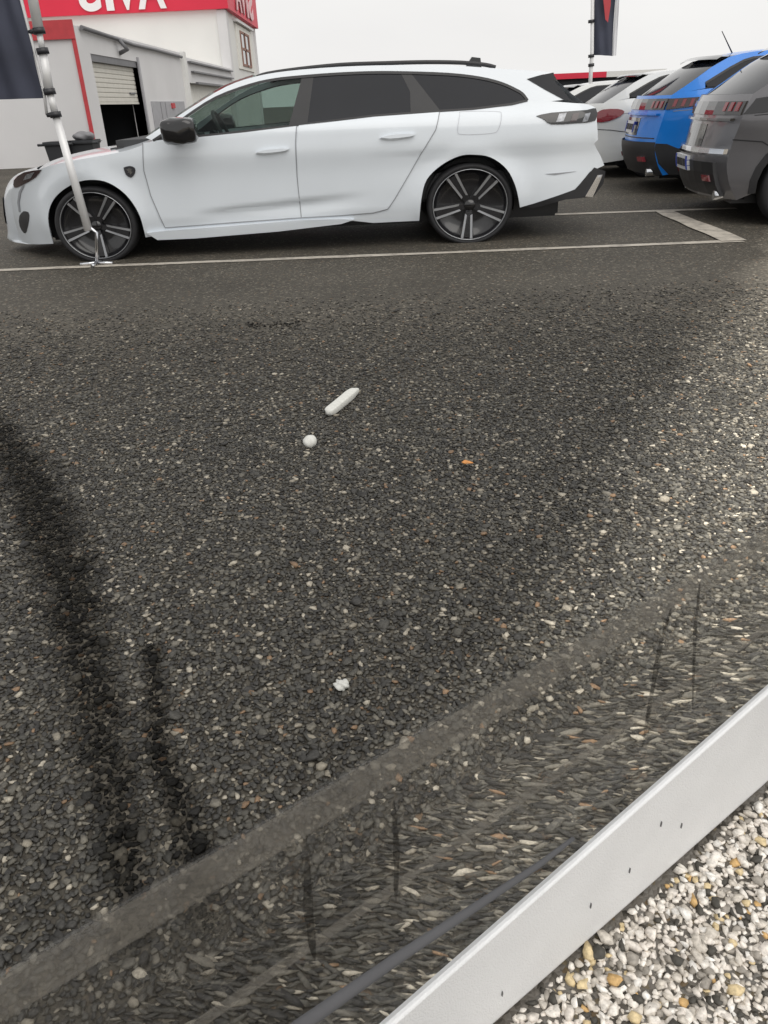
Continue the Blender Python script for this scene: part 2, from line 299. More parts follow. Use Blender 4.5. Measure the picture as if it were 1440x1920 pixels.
def densify(poly, step=.05):
    o = []
    for i, p in enumerate(poly):
        q = poly[(i + 1) % len(poly)]; n = max(1, int(math.dist(p, q) / step)); o += [(p[0] + (q[0] - p[0]) * k / n, p[1] + (q[1] - p[1]) * k / n) for k in range(n)]
    return o
def smoothpoly(pts, n=4):
    """open Catmull-Rom through the points"""
    P = [np.array(p, float) for p in pts]; out = []
    for i in range(len(P) - 1):
        a = P[max(i - 1, 0)]; b = P[i]; c = P[i + 1]; d = P[min(i + 2, len(P) - 1)]
        for k in range(n):
            t = k / n; out.append(tuple(.5 * ((2 * b) + (-a + c) * t + (2 * a - 5 * b + 4 * c - d) * t * t + (-a + 3 * b - 3 * c + d) * t ** 3)))
    out.append(tuple(P[-1])); return out
def pip(x, y, poly):
    r = False; j = len(poly) - 1
    for i in range(len(poly)):
        if (poly[i][1] > y) != (poly[j][1] > y) and x < (poly[j][0] - poly[i][0]) * (y - poly[i][1]) / (poly[j][1] - poly[i][1]) + poly[i][0]: r = not r
        j = i
    return r
def patch(name, fr, poly, m, parent, off=0.0, thick=.012, far=False, step=.05, dv=None):
    """a body panel: polygon in (u,z), laid on the flank at 'off' outside it"""
    poly = densify(poly, step); us = [p[0] for p in poly]; zs = [p[1] for p in poly]
    pts = [Vector(p) for p in poly]; n0 = len(pts)
    gx = np.arange(min(us), max(us), step); gz = np.arange(min(zs), max(zs), step)
    for a in gx:
        for b in gz:
            if pip(a, b, poly) and min(abs(a - p[0]) + abs(b - p[1]) for p in poly) > step * .55: pts.append(Vector((a, b)))
    ov, oe, of, _, _, _ = delaunay_2d_cdt(pts, [], [list(range(n0))], 1, 1e-5)
    ins = fr.inset if dv is None else (lambda u, z: fr.inset(u, z) + dv)
    def W(p, d):
        v = ins(p[0], p[1]) - off + d
        if far: v = 2 * fr.hw - v
        return fr.w(p[0], v, p[1])
    N = len(ov); vs = [W(p, 0) for p in ov] + [W(p, thick) for p in ov]; fs = [tuple(f) for f in of]
    cnt = {}
    for f in of:
        for i in range(len(f)): e = (f[i], f[(i + 1) % len(f)]); cnt[e] = 1
    rim = [e for e in cnt if (e[1], e[0]) not in cnt]
    ext = {}
    for e in rim:
        for k in e:
            if k not in ext: ext[k] = len(vs); vs.append(W(ov[k], 0)); vs.append(W(ov[k], thick))
    ntop = len(fs); fs += [tuple(N + i for i in reversed(f)) for f in of]
    fs += [(ext[a], ext[a] + 1, ext[b] + 1, ext[b]) for a, b in rim]
    o = pydata(name, vs, fs, m, parent)
    bm = bmesh.new(); bm.from_mesh(o.data); bm.faces.ensure_lookup_table()
    # orient: the first face must look outwards
    f0 = bm.faces[0]; f0.normal_update(); outw = -fr.V if not far else fr.V
    if f0.normal.dot(Vector(outw)) < 0: bmesh.ops.reverse_faces(bm, faces=bm.faces)
    for i, f in enumerate(bm.faces): f.smooth = i < 2 * ntop
    bm.to_mesh(o.data); bm.free(); return o
def ribbon(name, fr, line, w, m, parent, off=.003, closed=False, far=False):
    pts = densify(line, .04) if closed else sum([[(a[0] + (b[0] - a[0]) * k / 6, a[1] + (b[1] - a[1]) * k / 6) for k in range(6)] for a, b in zip(line[:-1], line[1:])], []) + [line[-1]]
    vs = []; fs = []; n = len(pts)
    for i, p in enumerate(pts):
        a = pts[i - 1] if (i or closed) else p; b = pts[(i + 1) % n] if (i < n - 1 or closed) else p
        d = np.array(b) - np.array(a); d /= (np.linalg.norm(d) + 1e-9); nn = np.array([-d[1], d[0]]) * w / 2
        for s, dz in ((1, 0), (-1, 0)):
            q = np.array(p) + nn * s; v = fr.inset(q[0], q[1]) - off
            if far: v = 2 * fr.hw - v
            vs.append(fr.w(q[0], v, q[1]))
    for i in range(n - (0 if closed else 1)): j = (i + 1) % n; fs.append((2 * i, 2 * i + 1, 2 * j + 1, 2 * j))
    return pydata(name, vs, fs, m, parent)
def strip(name, fr, chain, m, parent, crown=.03, bulge=0.0, ns=14, lift=0.0, s0=-1.0, s1=1.0):
    """skin across the car between the two flanks along a chain of (u,z)"""
    vs = []; fs = []; n = len(chain)
    for (u, z) in chain:
        e = fr.inset(u, z)
        for k in range(ns + 1):
            s = s0 + (s1 - s0) * k / ns; v = fr.hw + (fr.hw - e) * s; q = 1 - abs(s) ** 2.4
            vs.append(fr.w(u + bulge * q, v, z + crown * q + lift))
    for i in range(n - 1):
        for k in range(ns): a = i * (ns + 1) + k; fs.append((a, a + 1, a + ns + 2, a + ns + 1))
    return pydata(name, vs, fs, m, parent, True)
def wheel(fr, u, z, rx, rz, v0, parent, start, far=False, tyre_k=1.2, nsp=5):
    """alloy wheel: tyre, dark barrel, five twin silver spokes"""
    sg = -1 if far else 1
    def W(a, v, b):     # a: along the car, b: up
        vv = v0 + v
        if far: vv = 2 * fr.hw - vv
        return fr.w(u + a, vv, z + b)
    def lathe(name, prof, m, par, seg=48):
        vs = []; fs = []
        for r, v in prof:
            for k in range(seg): t = 2 * math.pi * k / seg; vs.append(W(rx * r * math.cos(t), v, rz * r * math.sin(t)))
        for i in range(len(prof) - 1):
            for k in range(seg): fs.append((i * seg + k, i * seg + (k + 1) % seg, (i + 1) * seg + (k + 1) % seg, (i + 1) * seg + k))
        o = pydata(name, vs, fs, m, par, True); bm = bmesh.new(); bm.from_mesh(o.data); bmesh.ops.recalc_face_normals(bm, faces=bm.faces); bm.to_mesh(o.data); bm.free(); return o
    K = tyre_k
    w_ = lathe('wheel', [(.02, .075), (.5, .075), (.86, .07), (.97, .02), (1.0, .006), (1.03, .02), (1.0, .19), (.1, .19)], M['rim'], parent)
    lathe('tyre', [(1.0, .012), (1.04, .004), (1.0 + (K - 1) * .5, -.004), (K * .975, .008), (K, .035), (K, .17), (K * .97, .2), (1.0, .2)], M['tyre'], w_)
    lathe('rim_edge', [(.985, .008), (.99, .002), (1.0, .001), (1.008, .006)], M['silver'], w_)
    for i in range(nsp):
        t0 = rad(start + i * 360 / nsp)
        def pt(r, a, v): return W(rx * r * math.cos(t0 + a) * (-1 if not far else -1), v, rz * r * math.sin(t0 + a))
        # black web
        a_in, a_out = .30, .20; vs = [pt(.16, -a_in * 1.6, .03), pt(.16, a_in * 1.6, .03), pt(.96, a_out, .016), pt(.96, -a_out, .016)]; vs += [v + (fr.V * sg) * .045 for v in vs]
        sp = pydata('spoke', vs, [(0, 1, 2, 3), (4, 7, 6, 5), (0, 4, 5, 1), (1, 5, 6, 2), (2, 6, 7, 3), (3, 7, 4, 0)], M['rim'], w_)
        for sgn in (-1, 1):
            vs = [pt(.30, sgn * .16, .026), pt(.28, sgn * .36, .026), pt(.97, sgn * .165, .012), pt(.97, sgn * .095, .012)]; vs += [v + (fr.V * sg) * .012 for v in vs]
            o = pydata('spoke_face', vs, [(0, 1, 2, 3), (4, 7, 6, 5), (0, 4, 5, 1), (1, 5, 6, 2), (2, 6, 7, 3), (3, 7, 4, 0)], M['silver'], w_)
    lathe('hub_cap', [(.01, .018), (.13, .02), (.16, .03), (.16, .06)], M['gloss'], w_, 20)
    return w_
def sphereish(name, c, r, m, parent, noise=0.0, seg=3, rot=None, box=1.0):
    bm = bmesh.new(); bmesh.ops.create_icosphere(bm, subdivisions=seg, radius=1)
    R_ = Matrix.Rotation(rot or 0, 3, 'Z')
    for v in bm.verts:
        if box < 1: v.co = Vector([math.copysign(abs(q) ** box, q) for q in v.co]) * .85
        k = 1 + noise * (math.sin(v.co.x * 5 + v.co.z * 3) * math.cos(v.co.y * 4) + .6 * math.sin(v.co.y * 9 + v.co.x * 7)); q = R_ @ Vector((v.co.x * r[0] * k, v.co.y * r[1] * k, v.co.z * r[2] * k)); v.co = q + Vector(c)
    me = bpy.data.meshes.new(name); bm.to_mesh(me); bm.free(); return link(name, me, m, parent, True)
def clampf(x, a=0.0, b=1.0): return max(a, min(b, x))
def sstep(x): x = clampf(x); return x * x * (3 - 2 * x)

# ---------------- the white estate car
FW, RW = gnd(180, 491), gnd(882, 456)
WB = float(np.linalg.norm(FW - RW)); yaw = math.atan2(RW[1] - FW[1], RW[0] - FW[0])
CREASE = (1.9, .275, -.03)
def inset_estate(u, z):
    v = .02
    t = clampf((u - 2.72) / .85, 0, 1.15); v += .46 * t ** 2.4
    t = clampf((-u - .50) / .62, 0, 1.2); v += .22 * t ** 2.3
    if z > .80: v += .50 * (z - .80) * sstep((z - .80) / .12)
    if z < .28: v += .22 * (.28 - z)
    v -= .014 * math.exp(-((z - .70) / .10) ** 2)                       # shoulder
    zc = CREASE[1] + (u - CREASE[0]) * CREASE[2]                            # lower door crease
    k = sstep((u - .7) / .6) * sstep((2.15 - u) / .35); v += .026 * k * sstep((zc - z) / .04) * (1 - .9 * sstep((zc - z - .05) / .13)); v += .012 * sstep((.665 - z) / .025) * (1 - sstep((.63 - z) / .25)) * sstep((.9 - u) / .8)
    for cu in (0, WB):
        r = math.hypot(u - cu, (z - .28) * 1.12); v -= .022 * math.exp(-((r - .36) / .075) ** 2) * (1 if z > .2 else .6)
    return v
fr = mkframe(RW, yaw, .92, inset_estate, True)
_a1, _b1 = fr.px(373, 397), fr.px(670, 363); CREASE = (_a1[0], _a1[1] + .012, (_b1[1] - _a1[1]) / (_b1[0] - _a1[0]))
def P(*pts): return [fr.px(*p) for p in pts]
est = empty('estate_car', fr.w(1.4, .9, 0), 'white estate car parked side-on with black roof rails and tinted rear windows', 'car')
TOPB = smoothpoly(P((287, 264), (330, 260), (373, 255), (460, 246), (567, 233), (700, 217), (823, 208), (887, 204), (960, 195), (989, 188)), 3)
HOODE = smoothpoly(P((72, 318), (100, 309), (143, 300), (190, 292), (235, 283), (268, 272), (287, 264)), 3)
FARCH = smoothpoly(P((273, 445), (263, 407), (243, 373), (217, 350), (187, 338), (150, 340), (117, 357), (97, 380), (90, 410), (100, 457)), 4)
RARCH = smoothpoly(P((975, 389), (967, 350), (950, 317), (920, 295), (887, 290), (860, 293), (827, 310), (800, 337), (790, 373), (786, 414)), 4)
NOSE = smoothpoly(P((100, 457), (60, 458), (36, 455), (31, 435), (24, 405), (20, 375), (24, 348), (38, 330), (72, 318)), 3)
REAR = smoothpoly(P((989, 188), (1010, 188), (1060, 192), (1103, 196), (1117, 203)), 3)[:-1] + smoothpoly(P((1117, 203), (1119, 227), (1121, 262), (1114, 269), (1126, 292), (1133, 310)), 2)[:-1] + P((1133, 310), (1106, 322), (1077, 357), (1030, 374), (975, 389))[:-1]
SILL = P((786, 414), (700, 418), (662, 414), (520, 425), (400, 436), (310, 440), (273, 445))
flank = TOPB[:-1] + REAR + RARCH[:-1] + SILL[:-1] + FARCH[:-1] + NOSE[:-1] + HOODE[:-1]
for far in (False, True): patch('body_side', fr, flank, M['white'], est, 0, .015, far, .045)
# cant rail, A pillar and D pillar: painted frame over the windows
TOPR = smoothpoly(P((273, 258), (320, 227), (367, 196), (423, 163), (477, 144), (540, 133), (640, 125), (740, 122), (833, 122), (913, 127), (960, 130), (1036, 135)), 3)
WTOP = smoothpoly(P((989, 188), (980, 176), (967, 168), (940, 156), (900, 146), (840, 139), (753, 136), (690, 136), (623, 139), (560, 144), (515, 149), (470, 159), (405, 183), (350, 218), (312, 247), (287, 264)), 3)
frame_poly = TOPR[:-1] + P((1036, 135), (1012, 141), (988, 148), (1020, 167), (1058, 187), (1030, 190), (1010, 188)) + WTOP[:-1] + P((287, 264))
for far in (False, True): patch('window_frame', fr, frame_poly, M['white'], est, 0, .02, far, .045)
# glazing
gw = [p for p in WTOP]
def sub(poly_px): return P(*poly_px)
FGL = sub([(352, 258), (353, 220), (405, 185), (470, 161), (515, 151), (566, 146), (543, 236), (460, 246), (373, 256)])
RGL = sub([(586, 143), (623, 140), (690, 137), (752, 137), (770, 170), (771, 211), (700, 217), (574, 232)])
QGL = sub([(770, 139), (840, 140), (900, 147), (940, 157), (967, 169), (988, 188), (960, 195), (887, 204), (824, 208)])
for far in (False, True):
    patch('front_window', fr, FGL, M['glass'], est, -.004, .004, far, .06)
    patch('rear_door_window', fr, RGL, M['privacy'], est, -.002, .006, far, .06)
    patch('quarter_window', fr, QGL, M['privacy'], est, -.002, .006, far, .06)
    patch('b_pillar', fr, sub([(566, 145), (588, 142), (576, 233), (541, 237)]), M['black'], est, -.001, .02, far, .06)
    patch('c_pillar', fr, sub([(751, 136), (771, 138), (826, 208), (770, 212), (769, 172)]), M['black'], est, -.001, .02, far, .06)
    patch('mirror_triangle', fr, sub([(287, 265), (312, 248), (352, 219), (353, 258)]), M['black'], est, -.001, .02, far, .06)
    patch('rear_fin', fr, sub([(988, 148), (1012, 141), (1038, 136), (1040, 152), (1072, 190), (1057, 187), (1020, 167)]), M['privacy'], est, .004, .012, far, .05)
    tr = [(352, 256), (373, 255), (460, 246), (567, 233), (700, 217), (823, 208), (887, 204), (960, 195), (989, 188)]
    ribbon('window_seal', fr, sub(tr), .014, M['black'], est, .004, far=far)
    ribbon('window_seal', fr, WTOP, .018, M['black'], est, .004, far=far)
# doors, seams, handles
FD = sub([(268, 268), (270, 320), (283, 367), (310, 427), (440, 417), (565, 408), (557, 330), (554, 270), (556, 236), (460, 248), (373, 257), (300, 264)])
RDp = sub([(565, 408), (640, 404), (700, 399), (727, 392), (740, 373), (767, 327), (790, 287), (817, 243), (824, 210), (700, 219), (560, 235), (556, 270), (558, 330)])
fd = patch('front_door', fr, FD, M['white'], est, .004, .012, False, .02); rdo = patch('rear_door', fr, RDp, M['white'], est, .004, .012, False, .02)
ribbon('door_seam', fr, sub([(268, 268), (270, 320), (283, 367), (310, 427), (440, 417), (565, 408)]), .006, M['seam'], fd, .0062)
ribbon('door_seam', fr, sub([(556, 237), (554, 270), (557, 330), (565, 408)]), .006, M['seam'], fd, .0064)
ribbon('door_seam', fr, sub([(565, 408), (640, 404), (700, 399), (727, 392), (740, 373), (767, 327), (790, 287), (817, 243), (824, 210)]), .006, M['seam'], rdo, .0062)
ribbon('fuel_flap', fr, smoothpoly(sub([(862, 212), (858, 245), (868, 252), (920, 250), (934, 243), (940, 215), (930, 209), (868, 209), (862, 212)]), 3), .003, M['flapgap'], est, .003)
def handle(par, poly):
    for lvl, (o, sc) in enumerate(((.014, 1.0), (.030, .93))):
        c = np.mean(np.array(poly), 0); patch('door_handle' if not lvl else 'handle_grip', fr, [tuple(c + (np.array(p) - c) * np.array([sc, .55 if lvl else 1])) for p in poly], M['white'], par if not lvl else par, o, .02, False, .02)
handle(fd, smoothpoly(sub([(480, 287), (495, 279), (520, 276), (540, 276), (541, 281), (525, 286), (495, 290), (480, 287)]), 2)[:-1])
handle(rdo, smoothpoly(sub([(712, 259), (728, 251), (755, 248), (776, 249), (776, 255), (760, 259), (730, 263), (712, 259)]), 2)[:-1])
# sill blade, fender badge, lamps, exhaust
patch('side_skirt', fr, sub([(276, 436), (310, 432), (430, 423), (563, 412), (640, 410), (664, 411), (640, 419), (523, 433), (367, 446), (297, 449)]), M['white'], est, .03, .05, False, .04)
patch('diffuser', fr, sub([(985, 387), (1030, 372), (1078, 355), (1114, 314), (1135, 321), (1131, 344), (1113, 368), (1060, 374), (1000, 390)]), M['black'], est, .006, .05, False, .04)
patch('exhaust_tip', fr, sub([(1096, 368), (1119, 328), (1129, 327), (1110, 369)]), M['chrome'], est, .02, .03, False, .03)
bd = patch('fender_badge', fr, smoothpoly(sub([(232, 314), (243, 311), (253, 315), (253, 325), (246, 333), (236, 327), (232, 314)]), 2)[:-1], M['ink'], est, .006, .01, False, .02)
patch('badge_emblem', fr, sub([(237, 318), (243, 315), (248, 318), (246, 321), (249, 323), (245, 328), (243, 323), (239, 325), (241, 321)]), M['chrome'], bd, .009, .006, False, .02)
tl = patch('tail_light', fr, smoothpoly(sub([(1006, 217), (1034, 211), (1100, 206), (1117, 203), (1116, 226), (1080, 231), (1034, 233), (1022, 225), (1006, 217)]), 2)[:-1], M['gloss'], est, .006, .02, False, .03)
for a in ((1042, 1062), (1068, 1086), (1091, 1107)): patch('lamp_claw', fr, sub([(a[0], 229), (a[0] + 6, 213), (a[1], 211), (a[1] - 6, 227)]), M['lampw'] if a[0] != 1068 else M['lampd'], tl, .009, .01, False, .03)
hl = patch('headlight', fr, smoothpoly(sub([(78, 318), (45, 323), (26, 338), (27, 352), (42, 347), (66, 333), (78, 318)]), 2)[:-1], M['lampd'], est, .008, .02, False, .03)
patch('lamp_lens', fr, sub([(66, 322), (50, 327), (44, 338), (58, 334)]), M['lampw'], hl, .012, .01, False, .03)
patch('running_light', fr, sub([(42, 348), (35, 360), (32, 380), (35, 398), (38, 398), (36, 380), (39, 362), (46, 347)]), M['seam'], est, .006, .01, False, .03)
patch('front_vent', fr, smoothpoly(sub([(44, 396), (53, 398), (54, 412), (49, 434), (44, 437), (36, 424), (36, 405), (44, 396)]), 2)[:-1], M['black'], est, .006, .02, False, .03)
patch('bumper_crease', fr, sub([(1023, 326), (1080, 321), (1040, 328)]), M['seam'], est, .004, .01, False, .03)
# skins across the car
ch_nose = [p for p in NOSE]; strip('front_bumper', fr, ch_nose, M['white'], est, 0, .16)
strip('grille', fr, P((29, 425), (24, 405), (20, 375)), M['black'], est, 0, .175, s0=-.5, s1=.5)
hood_c = HOODE; strip('bonnet', fr, hood_c, M['white'], est, .045, .03)
strip('windscreen', fr, smoothpoly(P((273, 258), (320, 227), (367, 196), (423, 163), (477, 144)), 3), M['screen'], est, .03, .06)
strip('cowl', fr, [HOODE[-1]] + P((273, 258)), M['black'], est, .03, .05)
strip('roof', fr, smoothpoly(P((477, 144), (540, 133), (640, 125), (740, 122), (833, 122), (913, 127), (960, 130), (1036, 135)), 3), M['white'], est, .012)
strip('rear_window', fr, P((1036, 136), (1046, 152), (1072, 176), (1098, 194)), M['privacy'], est, 0, -.05)
strip('tailgate', fr, REAR[-14:], M['white'], est, 0, -.09)
# underside, arches, cabin
def span_box(name, u0, u1, v0, v1, z0, z1, m, par, b=.02):
    vs = [fr.w(u, v, z) for u in (u0, u1) for v in (v0, v1) for z in (z0, z1)]
    o = pydata(name, vs, [(0, 1, 3, 2), (4, 6, 7, 5), (0, 4, 5, 1), (2, 3, 7, 6), (0, 2, 6, 4), (1, 5, 7, 3)], m, par); bm = bmesh.new(); bm.from_mesh(o.data)
    if b: bmesh.ops.bevel(bm, geom=bm.edges[:], offset=b, segments=2, affect='EDGES')
    bmesh.ops.recalc_face_normals(bm, faces=bm.faces); bm.to_mesh(o.data); bm.free(); return o
span_box('underbody', -.75, WB + .4, .30, 1.54, .13, .30, M['black'], est); span_box('cabin_floor', -.6, WB - .3, .12, 1.72, .3, .5, M['inner'], est)
span_box('rear_bulkhead', -.55, .45, .22, 1.62, .5, .84, M['inner'], est); span_box('dashboard', WB - .75, WB - .2, .2, 1.64, .5, .82, M['inner'], est, .05)
for v in (.3, 1.05):
    st = span_box('front_seat', 1.1, 1.28, v, v + .48, .45, 1.0, M['seat'], est, .05); span_box('headrest', 1.12, 1.22, v + .12, v + .36, .98, 1.1, M['seat'], st, .03)
    span_box('seat_cushion', 1.2, 1.65, v, v + .48, .42, .58, M['seat'], st, .05)
span_box('seat_cover', 1.05, 1.09, 1.08, 1.5, .72, .98, M['pale_in'], est, .01)
sw = tube('steering_wheel', [fr.w(1.86 + .07 * math.sin(t), .55 + .17 * math.cos(t), .83 + .15 * math.sin(t)) for t in np.linspace(0, 6.283, 25)], .014, M['black'], est, 8)
for cu, sc in ((0, 1.0), (WB, 1.0)):
    for far in (False, True):
        vs = []; fs = []
        for k in range(25):
            t = math.pi * (k / 24) * 1.1 - .05 * math.pi
            for v in (.075, .32):
                uu, zz = cu + .345 * math.cos(t), .27 + .335 * math.sin(t); v = v if v > .1 else max(v, fr.inset(uu, zz) + .018)
                q = fr.w(uu, (2 * .92 - v) if far else v, zz); vs.append(q)
        vs += [fr.w(cu, (2 * .92 - .32) if far else .32, .2)]
        for k in range(24): fs.append((2 * k, 2 * k + 1, 2 * k + 3, 2 * k + 2)); fs.append((2 * k + 1, len(vs) - 1, 2 * k + 3))
        pydata('arch_liner', vs, fs, M['black'], est)
uF, zF = fr.px(179, 424); uR, zR = fr.px(882, 385)
for far in (False, True):
    wheel(fr, uR, zR, .285, .252, .03, est, 121, far, 1.16); wheel(fr, uF, zF, .262, .236, .03, est, 54, far, 1.18)
# roof rails, antenna fin, mirror
for far in (False, True):
    pts = smoothpoly(P((480, 146), (500, 139), (560, 130), (640, 122), (720, 119), (800, 117), (867, 118), (912, 122), (932, 127)), 3); vv = []
    for u, z in pts: v = fr.inset(u, z) + .06; vv.append(fr.w(u, 2 * .92 - v if far else v, z + .004))
    tube('roof_rail', vv, .014, M['black'], est, 8)
q = fr.px(890, 113, .5); prism('antenna_fin', [fr.w(q[0] + .06, .9, q[1] - .05), fr.w(q[0] - .0, .9, q[1] + .03), fr.w(q[0] - .07, .9, q[1] + .02), fr.w(q[0] - .08, .9, q[1] - .05)], fr.V * .05, M['gloss'], est)
for far in (False, True):
    c = fr.px(346, 244); v = -.16; mi = sphereish('door_mirror', fr.w(c[0], 2 * .92 - v if far else v, c[1]), (.145, .11, .10), M['gloss'], est, .06, box=.55)
    a, b = fr.w(c[0] + .02, v + .05, c[1] - .05), fr.w(c[0] + .06, .10, c[1] - .075)
    if far: a, b = fr.w(c[0] + .02, 2 * .92 - v - .05, c[1] - .05), fr.w(c[0] + .06, 2 * .92 - .10, c[1] - .075)
    tube('mirror_arm', [a, b], .03, M['gloss'], mi, 8)

# ---------------- the parked cars on the right (rears towards the lane end)
def inset_suv(u, z):
    v = .02; t = clampf((.5 - u) / .5, 0, 1.2); v += .17 * t ** 2.4
    t = clampf((u - 3.4) / .8, 0, 1.2); v += .38 * t ** 2.3
    if z > .82: v += .42 * (z - .82) * sstep((z - .82) / .1)
    if z < .3: v += .15 * (.3 - z)
    v -= .015 * math.exp(-((z - .72) / .1) ** 2)
    for cu in (.78, 3.35): r = math.hypot(u - cu, (z - .30) * 1.05); v -= .025 * math.exp(-((r - .38) / .08) ** 2)
    return v
def arch(cu, R=.37, n=14): return [(cu + R * math.cos(t), .28 + R * .92 * math.sin(t)) for t in np.linspace(-.15, math.pi + .15, n)]
def suv(name, P0, yaw, paint_m, label, lamp_style, zs=1.0, antenna=False, plate=True, group=None, bumper='black', ru=.78):
    f2 = mkframe(P0, yaw, .88, inset_suv, False)
    _w = f2.w; f2.w = lambda u, v, z: _w(u, v, z * zs)
    root = empty(name, _w(2.1, .88, 0), label, 'car', group)
    rear = [(.10, .18), (.04, .28), (.0, .42), (.005, .52), (.03, .66), (.06, .80), (.10, .90)]
    front = [(3.05, .93), (3.4, .89), (3.85, .82), (4.08, .70), (4.2, .5), (4.2, .32), (4.1, .2)]
    belt = [(.10, .90), (.30, .93), (.6, .945), (1.6, .935), (3.05, .93)]
    bt = smoothpoly(belt, 3); rr = smoothpoly(rear, 3); ff = smoothpoly(front, 3)
    side = bt[:-1] + ff + [(3.35 + .37, .2)][:0] + arch(3.35) + [(2.95, .19), (1.2, .19)] + arch(ru)[:] + rr[:-1]
    roof = smoothpoly([(.62, 1.20), (.85, 1.235), (1.3, 1.25), (1.9, 1.235), (2.3, 1.18), (3.05, .93)], 3)
    wt = smoothpoly([(2.85, .95), (2.28, 1.14), (1.9, 1.185), (1.3, 1.20), (1.0, 1.19), (.76, 1.165), (.40, .99)], 3)
    upper = [(.10, .90), (.26, 1.0), (.45, 1.12)] + roof[:-1] + [(3.05, .93), (2.85, .945)] + wt[1:] + [(.40, .945), (.3, .932)]
    for far in (False, True):
        patch('body_side', f2, side, paint_m, root, 0, .015, far, .08); patch('window_frame', f2, upper, paint_m, root, 0, .02, far, .08)
        patch('side_window', f2, [(2.86, .94)] + wt[1:-1] + [(.40, .985), (.42, .957), (1.6, .945)], M['privacy'], root, .004, .012, far, .08)
        for cu in (ru, 3.35):
            a1 = arch(cu, .40); a2 = arch(cu, .35); patch('arch_trim', f2, a1 + a2[::-1], M['black'], root, .012, .02, far, .06)
        patch('sill_trim', f2, [(1.16, .17), (2.97, .17), (2.97, .27), (1.16, .27)], M['black'], root, .01, .02, far, .08)
        if bumper == 'black': patch('bumper_corner', f2, [(.155, .185), (.045, .29), (-.002, .42), (.0, .475), (.10, .47), (.20, .43), (ru - .36, .43), (ru - .385, .25), (ru - .36, .19)], M['black'], root, .01, .02, far, .05)
        else: ribbon('bumper_gap', f2, [(.01, .60), (.2, .585), (ru - .28, .54)], .008, M['black'], root, .004, far=far)
        ribbon('window_seal', f2, wt, .02, M['black'], root, .008, far=far); ribbon('shoulder_line', f2, [(.12, .76), (.8, .80), (2.0, .79), (3.2, .80)], .006, M['black'] if paint_m is M['grey'] else M['seam'], root, .003, far=far)
        ribbon('door_seam', f2, [(1.25, .93), (1.2, .6), (1.3, .28)], .01, M['seam'], root, .004, far=far); ribbon('door_seam', f2, [(2.05, .93), (2.0, .6), (2.02, .28)], .01, M['seam'], root, .004, far=far)
        wheel(f2, ru, .27, .235, .225, .03, root, 100, far, 1.3); wheel(f2, 3.35, .27, .235, .225, .03, root, 70, far, 1.3)
        c = (2.72, .99); mi = sphereish('door_mirror', f2.w(c[0], 2 * .88 + .12 if far else -.12, c[1]), (.10, .09, .07), M['gloss'], root, .05); tube('mirror_arm', [f2.w(c[0], 2 * .88 + .06 if far else -.06, c[1] - .04), f2.w(c[0], 2 * .88 - .09 if far else .09, c[1] - .05)], .025, M['gloss'], mi, 8)
    hatch = rr; bl = -.15
    strip('tailgate', f2, [p for p in rr if p[1] > .44], paint_m, root, 0, bl); strip('rear_bumper', f2, [p for p in rr if p[1] < .50], M['black'] if bumper == 'black' else paint_m, root, 0, bl - .035)
    strip('rear_window', f2, smoothpoly([(.10, .90), (.26, 1.0), (.45, 1.12), (.62, 1.20)], 3), M['privacy'], root, 0, -.10)
    strip('rear_spoiler', f2, [(.50, 1.185), (.56, 1.215), (.7, 1.222)], M['gloss'], root, .012, -.10)
    strip('roof', f2, roof[:-3], paint_m, root, .02); strip('windscreen', f2, roof[-4:], M['screen'], root, .02, .05); strip('bonnet', f2, ff[:9], paint_m, root, .04, .05); strip('front_bumper', f2, ff[8:], paint_m, root, 0, .16)
    vs = lambda u0, u1, v0, v1, z0, z1: [f2.w(u, v, z) for u in (u0, u1) for v in (v0, v1) for z in (z0, z1)]
    FB = [(0, 1, 3, 2), (4, 6, 7, 5), (0, 4, 5, 1), (2, 3, 7, 6), (0, 2, 6, 4), (1, 5, 7, 3)]
    pydata('underbody', vs(.1, 4.0, .28, 1.48, .14, .34), FB, M['black'], root); pydata('cabin', vs(.5, 2.9, .16, 1.6, .3, .9), FB, M['inner'], root)
    for cu in (ru, 3.35):
        for v in (.33, 1.40): pydata('arch_liner', vs(cu - .36, cu + .36, v, v + .03, .15, .66), FB, M['black'], root)
    def rearq(s, z, d=0.0):       # a point on the rear skin: s across (-1 near side), z height
        u = np.interp(z, [p[1] for p in rr], [p[0] for p in rr]); e = f2.inset(u, z); return f2.w(u + bl * (1 - abs(s) ** 2.4) - d, f2.hw + (f2.hw - e) * s, z)
    def rpatch(nm, s0, s1, z0, z1, m, d, par=root, ns=8, nz=3, skew=0.0):
        v = []; fs = []
        for j in range(nz + 1):
            for i in range(ns + 1):
                s = s0 + (s1 - s0) * i / ns; v.append(rearq(s, z0 + (z1 - z0) * j / nz + skew * i / ns, d))
        n = len(v); v += [q + f2.U * (d + .01) for q in v]
        for j in range(nz):
            for i in range(ns): a = j * (ns + 1) + i; fs.append((a, a + 1, a + ns + 2, a + ns + 1))
        edge = [i for i in range(ns + 1)] + [(j + 1) * (ns + 1) - 1 for j in range(1, nz + 1)] + [nz * (ns + 1) + i for i in range(ns - 1, -1, -1)] + [j * (ns + 1) for j in range(nz - 1, 0, -1)]
        for a, b in zip(edge, edge[1:] + edge[:1]): fs.append((a, a + n, b + n, b))
        return pydata(nm, v, fs, m, par)
